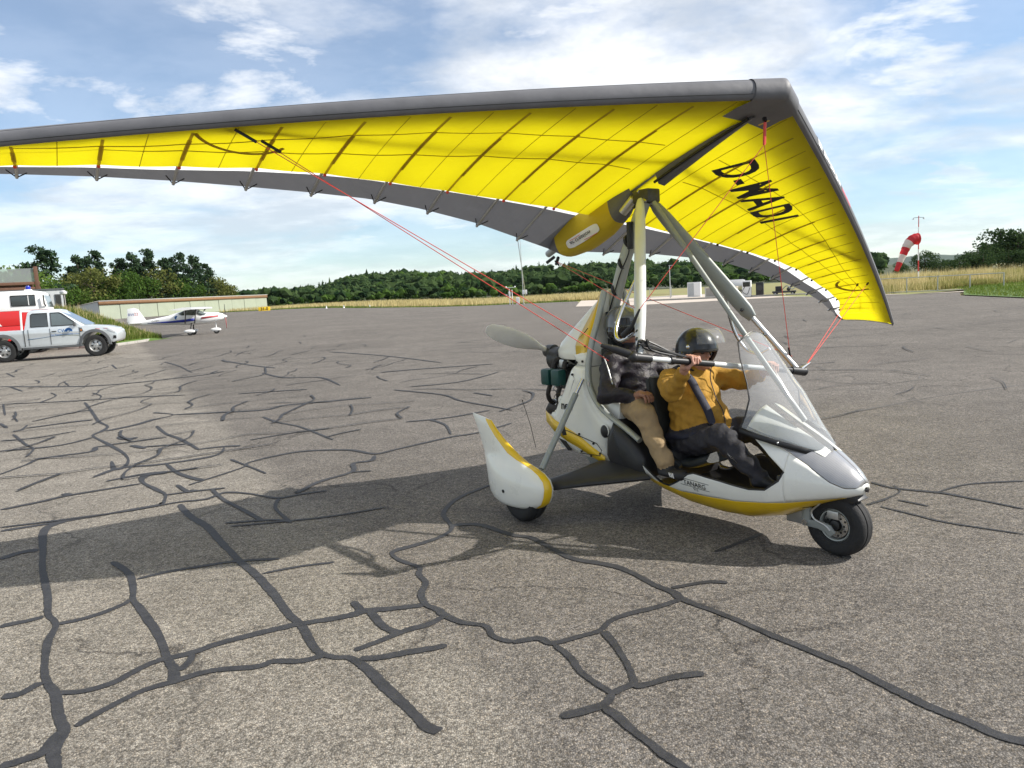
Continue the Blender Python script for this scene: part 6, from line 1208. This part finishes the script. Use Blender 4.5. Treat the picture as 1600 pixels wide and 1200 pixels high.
for nm,sg in (('wing',-1),('wing',1)):
    MB().loft([[(-.70,y,1.72),(-.76,y,1.80),(-1.2,y,1.86),(-2.05,y,1.74),(-1.2,y,1.67)] for y in (0,sg*4.7)]).build(nm,'plane_white',ac,angle=40)
    for x0,x1 in ((-1.0,-.95),(-1.6,-1.55)): MB().tube([(x0-.25,sg*.5,.80),(x1+.1,sg*2.2,1.73)],.035,6).build('wing_strut','dark_metal',ac)
    MB().loft([[(-4.55,y,1.02),(-4.75,y,1.05),(-5.3,y,1.02),(-4.75,y,1.0)] for y in (0,sg*1.15)]).build('tailplane','plane_white',ac,angle=40)
MB().prism([(-4.25,1.08),(-4.70,1.92),(-4.95,2.02),(-5.35,1.98),(-5.45,1.15),(-5.25,.80),(-4.8,.86)],lambda p,q,d_:(p,d_,q),-.04,.04).build('tail_fin','plane_white',ac,bevel=.02)
text_on('BW',lambda u,v:(-5.15+u,-.045,1.58+v),'navy_stripe',ac,size=.24); text_on('22',lambda u,v:(-4.85+u,-.045,1.60+v),'pink_stripe',ac,size=.26)
MB().prism([(-5.1,.85),(-5.45,.68),(-5.48,.66),(-5.1,.78)],lambda p,q,d_:(p,d_,q),-.03,.03).build('tail_skid','plane_white',ac)
for yy,xx,nm in ((0,0,'nose_wheel'),(-.75,-1.55,'main_wheel'),(.75,-1.55,'main_wheel')):
    far_wheel(ac,(xx,yy,.19),.19,.12,.09,nm); MB().ball((xx-.05,yy,.27),(.36,.11,.13),16,10).build('wheel_fairing','plane_white',ac)
    MB().tube([(xx,yy,.3),(xx-(0 if yy==0 else -.1),yy*.45,.85)],.04,8).build('gear_leg','plane_white' if yy==0 else 'dark_metal',ac)
MB().lathe([(.01,.78),(.10,.68),(.13,.58)],(0,0,1.12),'X',14).build('spinner','plane_white',ac)
for s_ in (1,-1): MB().loft([[(.66,-.05,1.12),(.66,.05,1.12)],[(.68,-.06,1.12+.45*s_),(.64,.05,1.12+.45*s_)],[(.67,-.02,1.12+.82*s_),(.66,.03,1.12+.82*s_)]],closed=False,caps=False).build('propeller_blade','ink' if s_>0 else 'pink_stripe',ac,thick=.02)
# ------------------------------------------------------------------ yellow taxiway sign, runway lights
sg=thing('taxiway_sign','small yellow taxiway sign with black characters on the far verge','sign',(-37.7,118,.80),R_(18)); mat('sign_yellow',(.75,.50,.02),.5)
MB().box((0,0,.35),(1.75,.10,.62)).build('panel','sign_yellow',sg,bevel=.02); text_on('31-0',lambda u,v:(u,-.056,.35+v),'ink',sg,size=.62,bold=.02)
for x in (-.6,.6): MB().box((x,0,.03),(.06,.06,.10)).build('leg','dark_metal',sg)
for i,(x,y,lb) in enumerate(((-26.7,112.2,'left white edge light on the verge, nearest the yellow sign'),(-20.0,110.5,'right white edge light on the verge, towards the weather station'),(-24.0,111.6,'middle white edge light on the verge'))):
    o=thing('edge_light',lb,'light',(x,y,gz(x,y)-.02),0,'edge lights on the far verge'); MB().lathe([(.16,0),(.10,.10),(.05,.25)],(0,0,0),'Z',10).build('base','white_paint',o); MB().ball((0,0,.30),(.09,.09,.09),8,6).build('lens','lamp_glass',o)
# ------------------------------------------------------------------ weather mast and instruments
ms=thing('antenna_mast','tall thin grey antenna mast beside the white weather instruments','mast',(2.05,95,0)); MB().tube([(0,0,0),(-.03,0,8.2)],[.055,.025],8).build('pole','alu',ms); MB().box((.18,-.1,1.5),(.60,.3,.55)).build('equipment_box','white_paint',ms,bevel=.02)
MB().lathe([(.12,0),(.12,.1),(.06,.12)],(0,0,0),'Z',10).build('foot','kerb_stone',ms)
wx=thing('weather_station','white weather instruments on a post left of the antenna mast','instrument',(.45,95,0))
MB().tube([(-.12,0,0),(-.12,0,2.0)],.06,8).build('post','white_paint',wx); MB().tube([(.22,0,0),(.22,0,1.9)],.05,8).build('post','white_paint',wx)
for k in range(5): MB().lathe([(.16,0),(.20,.04),(.05,.09)],(-.12,0,.9+.16*k),'Z',12).build('louvre','white_paint',wx)
MB().box((.05,0,2.15),(1.2,.06,.06)).build('crossbar','white_paint',wx); MB().ball((-.5,0,2.22),.10,8,6).build('sensor','white_paint',wx); MB().ball((.6,0,2.22),.10,8,6).build('sensor','white_paint',wx); MB().box((-.55,0,1.25),(.35,.2,.12)).build('arm_box','white_paint',wx)
cv=thing('white_cabinet','low white cabinet between weather post and mast','cabinet',(1.32,94.5,0)); MB().box((0,0,.45),(.42,.36,.9)).build('body','white_paint',cv,bevel=.03); MB().box((0,-.19,.5),(.34,.02,.7)).build('door','white_paint',cv)
# ------------------------------------------------------------------ fuel point
def kerbrow(p,q,n,parent):
    for k in range(n):
        f_=(k+.5)/n; MB().box((p[0]+(q[0]-p[0])*f_,p[1]+(q[1]-p[1])*f_,.07),(math.hypot(q[0]-p[0],q[1]-p[1])/n*.985,.25,.16),math.atan2(q[1]-p[1],q[0]-p[0])).build('kerb_stone','kerb_stone',parent,bevel=.02)
pad=bpy.data.objects['concrete_pad']; kerbrow((12.5,73.5),(23.5,64.2),10,pad); kerbrow((23.6,64.1),(27.2,55),7,pad)
b=MB(); P=[(12.5,73.8),(23.5,64.5),(30,63),(32,80),(20,95),(12,92)]; b.add([(x,y,.03) for x,y in P],[tuple(range(len(P)))]); struct(b.build('fuel_point_ground','concrete',smooth=False))
fc=thing('fuel_cabinet','white tall equipment cabinet behind the concrete kerb','cabinet',(19.5,79,0),R_(-20)); MB().box((0,0,.78),(1.35,.8,1.5)).build('body','white_paint',fc,bevel=.03); MB().box((-.32,-.41,.8),(.6,.03,1.3)).build('door','hut_grey',fc); MB().box((.32,-.41,.8),(.6,.03,1.3)).build('door','white_paint',fc)
fb=thing('concrete_bund','low grey concrete tank bund next to the white cabinet','bund',(20.6,73,0),R_(-25)); MB().box((0,0,.42),(2.9,1.2,.84)).build('wall','kerb_stone',fb,bevel=.03); MB().box((0,0,.88),(3.0,1.3,.08)).build('coping','concrete',fb,bevel=.02)
tk=thing('fuel_tank','horizontal silver fuel tank beside the pumps','tank',(22.9,77,0),R_(-15)); MB().lathe([(.05,-1.3),(.55,-1.2),(.62,-1.0),(.62,1.0),(.55,1.2),(.05,1.3)],(0,0,.95),'X',22).build('shell','alu',tk)
for x in (-.8,.8): MB().box((x,0,.2),(.2,1.0,.4)).build('saddle','kerb_stone',tk)
pm=thing('fuel_pump','white and black fuel pump on the kerbed island','pump',(21.1,66.2,.02),R_(-25)); MB().box((-.18,0,.72),(.75,.5,1.4)).build('body','white_paint',pm,bevel=.04); MB().box((-.18,-.26,1.1),(.6,.03,.4)).build('display','black_gloss',pm); MB().tube(spline([(-.3,-.28,.9),(-.5,-.4,.5),(-.1,-.42,.25),(.1,-.3,.8)],6),.025,6).build('hose','ink',pm)
rl=thing('hose_reel','black hose reel cabinet right of the white pump','cabinet',(21.95,65.9,.02),R_(-25)); MB().box((0,0,.62),(.62,.6,1.2)).build('body','black_plastic',rl,bevel=.05); MB().lathe([(.24,-.34),(.24,-.30)],(0,0,.75),'Y',18).build('reel','dark_metal',rl)
mc=thing('tow_cart','dark low equipment cart with pipes on the concrete','cart',(23.7,64.9,.02),R_(-25)); MB().box((0,0,.30),(1.9,.7,.16)).build('bed','dark_metal',mc,bevel=.02); 
for x in (-.7,.7):
    for y in (-.35,.35): far_wheel(mc,(x,y,.16),.16,.08,.08)
MB().box((-.45,0,.58),(.5,.5,.42)).build('motor','black_plastic',mc,bevel=.03); MB().tube(spline([(-.2,0,.45),(.2,.1,.8),(.6,-.1,.5),(.85,0,.62)],6),.04,8).build('pipe','grey_strut',mc); MB().ball((.35,0,.52),(.16,.16,.16),10,8).build('valve','dark_metal',mc)
pe=thing('light_pole','thin grey lamp pole behind the white downtube','lamp pole',(17.2,80,0)); MB().tube([(0,0,0),(0,0,3.4)],[.06,.04],8).build('pole','alu',pe); MB().box((.12,0,3.42),(.4,.12,.06)).build('lamp_head','hut_grey',pe)
# ------------------------------------------------------------------ railings
def railing(name,label,P,h,nr_):
    t=thing(name,label,'railing',(P[0][0],P[0][1],0)); o=Vector(P[0]); 
    for x,y in P: MB().tube([(x-o.x,y-o.y,0),(x-o.x,y-o.y,h)],.035,8).build('post','alu_paint',t)
    for k in range(nr_):
        z=h-.02-(h-.12)*k/max(1,nr_-1) if nr_>1 else h
        for a_,c_ in zip(P,P[1:]): MB().tube([(a_[0]-o.x,a_[1]-o.y,z),(c_[0]-o.x,c_[1]-o.y,z)],.028,8).build('rail','alu_paint',t)
    return t
P=[(26.0+5.9*k/4*1.0,53.3-4.6*k/4) for k in range(5)]; P=[(24.4,54.6)]+P
railing('metal_railing','grey metal railing in front of the tall dry grass',P,1.08,2)
railing('far_railing','far grey railing behind the light pole and white cabinet',[(12.0,90),(14.2,88.6),(16.4,87.2),(18.6,85.8)],1.15,2)
railing('pump_railing','low grey railing around the concrete tank bund',[(18.9,72.4),(20.4,71.6),(22.0,70.8)],1.0,2)
# ------------------------------------------------------------------ windsock
wsk=thing('windsock','red and white striped windsock drooping from a banded pole','windsock',(33.6,62,hR(33.6,62)-.1)); z0=hR(33.6,62)-.1; H_=5.86-z0
pole=MB(); n=6
for k in range(n): MB().tube([(0,0,H_*k/n),(0,0,H_*(k+1)/n)],[.055-.004*k,.051-.004*k],10).build('pole_band','red_paint' if k%2 else 'white_paint',wsk)
for sd in (-1,1): MB().tube([(0,0,H_-.12),(.42*sd,0,H_-.16)],.018,6).build('lamp_arm','dark_metal',wsk); MB().lathe([(.03,.10),(.10,0)],(.42*sd,0,H_-.28),'Z',10).build('obstruction_lamp','hut_grey',wsk)
cl=spline([(-.06,0,4.02-z0),(-.48,-.03,3.98-z0),(-.90,-.07,3.62-z0),(-1.22,-.10,3.0-z0),(-1.53,-.13,2.32-z0),(-1.88,-.17,1.55-z0)],6); rad=np.linspace(.47,.17,len(cl)); seg=[0,10,15,20,25,len(cl)-1]
cloth('sock_red',(.55,.03,.04),(.60,.03,.04),.4); cloth('sock_white',(.75,.72,.68),(.7,.66,.6),.4)
sk=[]
for k in range(5):
    pts=cl[seg[k]:seg[k+1]+1]; q=MB().tube(pts,[float(v)*(1+.05*math.sin(i*2.1)) for i,v in enumerate(rad[seg[k]:seg[k+1]+1])],16,caps=False,ell=1.0); q.build('sock_band','sock_red' if k%2==0 else 'sock_white',wsk,angle=180)
MB().tube([(-.10+.0*math.cos(t),.43*math.cos(t),4.02-z0+.43*math.sin(t)) for t in np.linspace(0,6.3,22)],.02,6).build('hoop','dark_metal',wsk)
# ------------------------------------------------------------------ the air itself
hb_=MB().box((600,2600,58),(11000,6000,122)); hm=bpy.data.materials.new('haze_air'); hm.use_nodes=True; t=hm.node_tree; t.nodes.clear(); o=t.nodes.new('ShaderNodeOutputMaterial'); v=t.nodes.new('ShaderNodeVolumePrincipled'); v.inputs['Color'].default_value=(.72,.86,1,1); v.inputs['Density'].default_value=2.6e-5; v.inputs['Anisotropy'].default_value=.2; t.links.new(v.outputs[0],o.inputs['Volume']); MATS['haze_air']=hm
ho=hb_.build('haze','haze_air',smooth=False); ho['kind']='stuff'; ho['label']='thin blue air over the whole airfield'
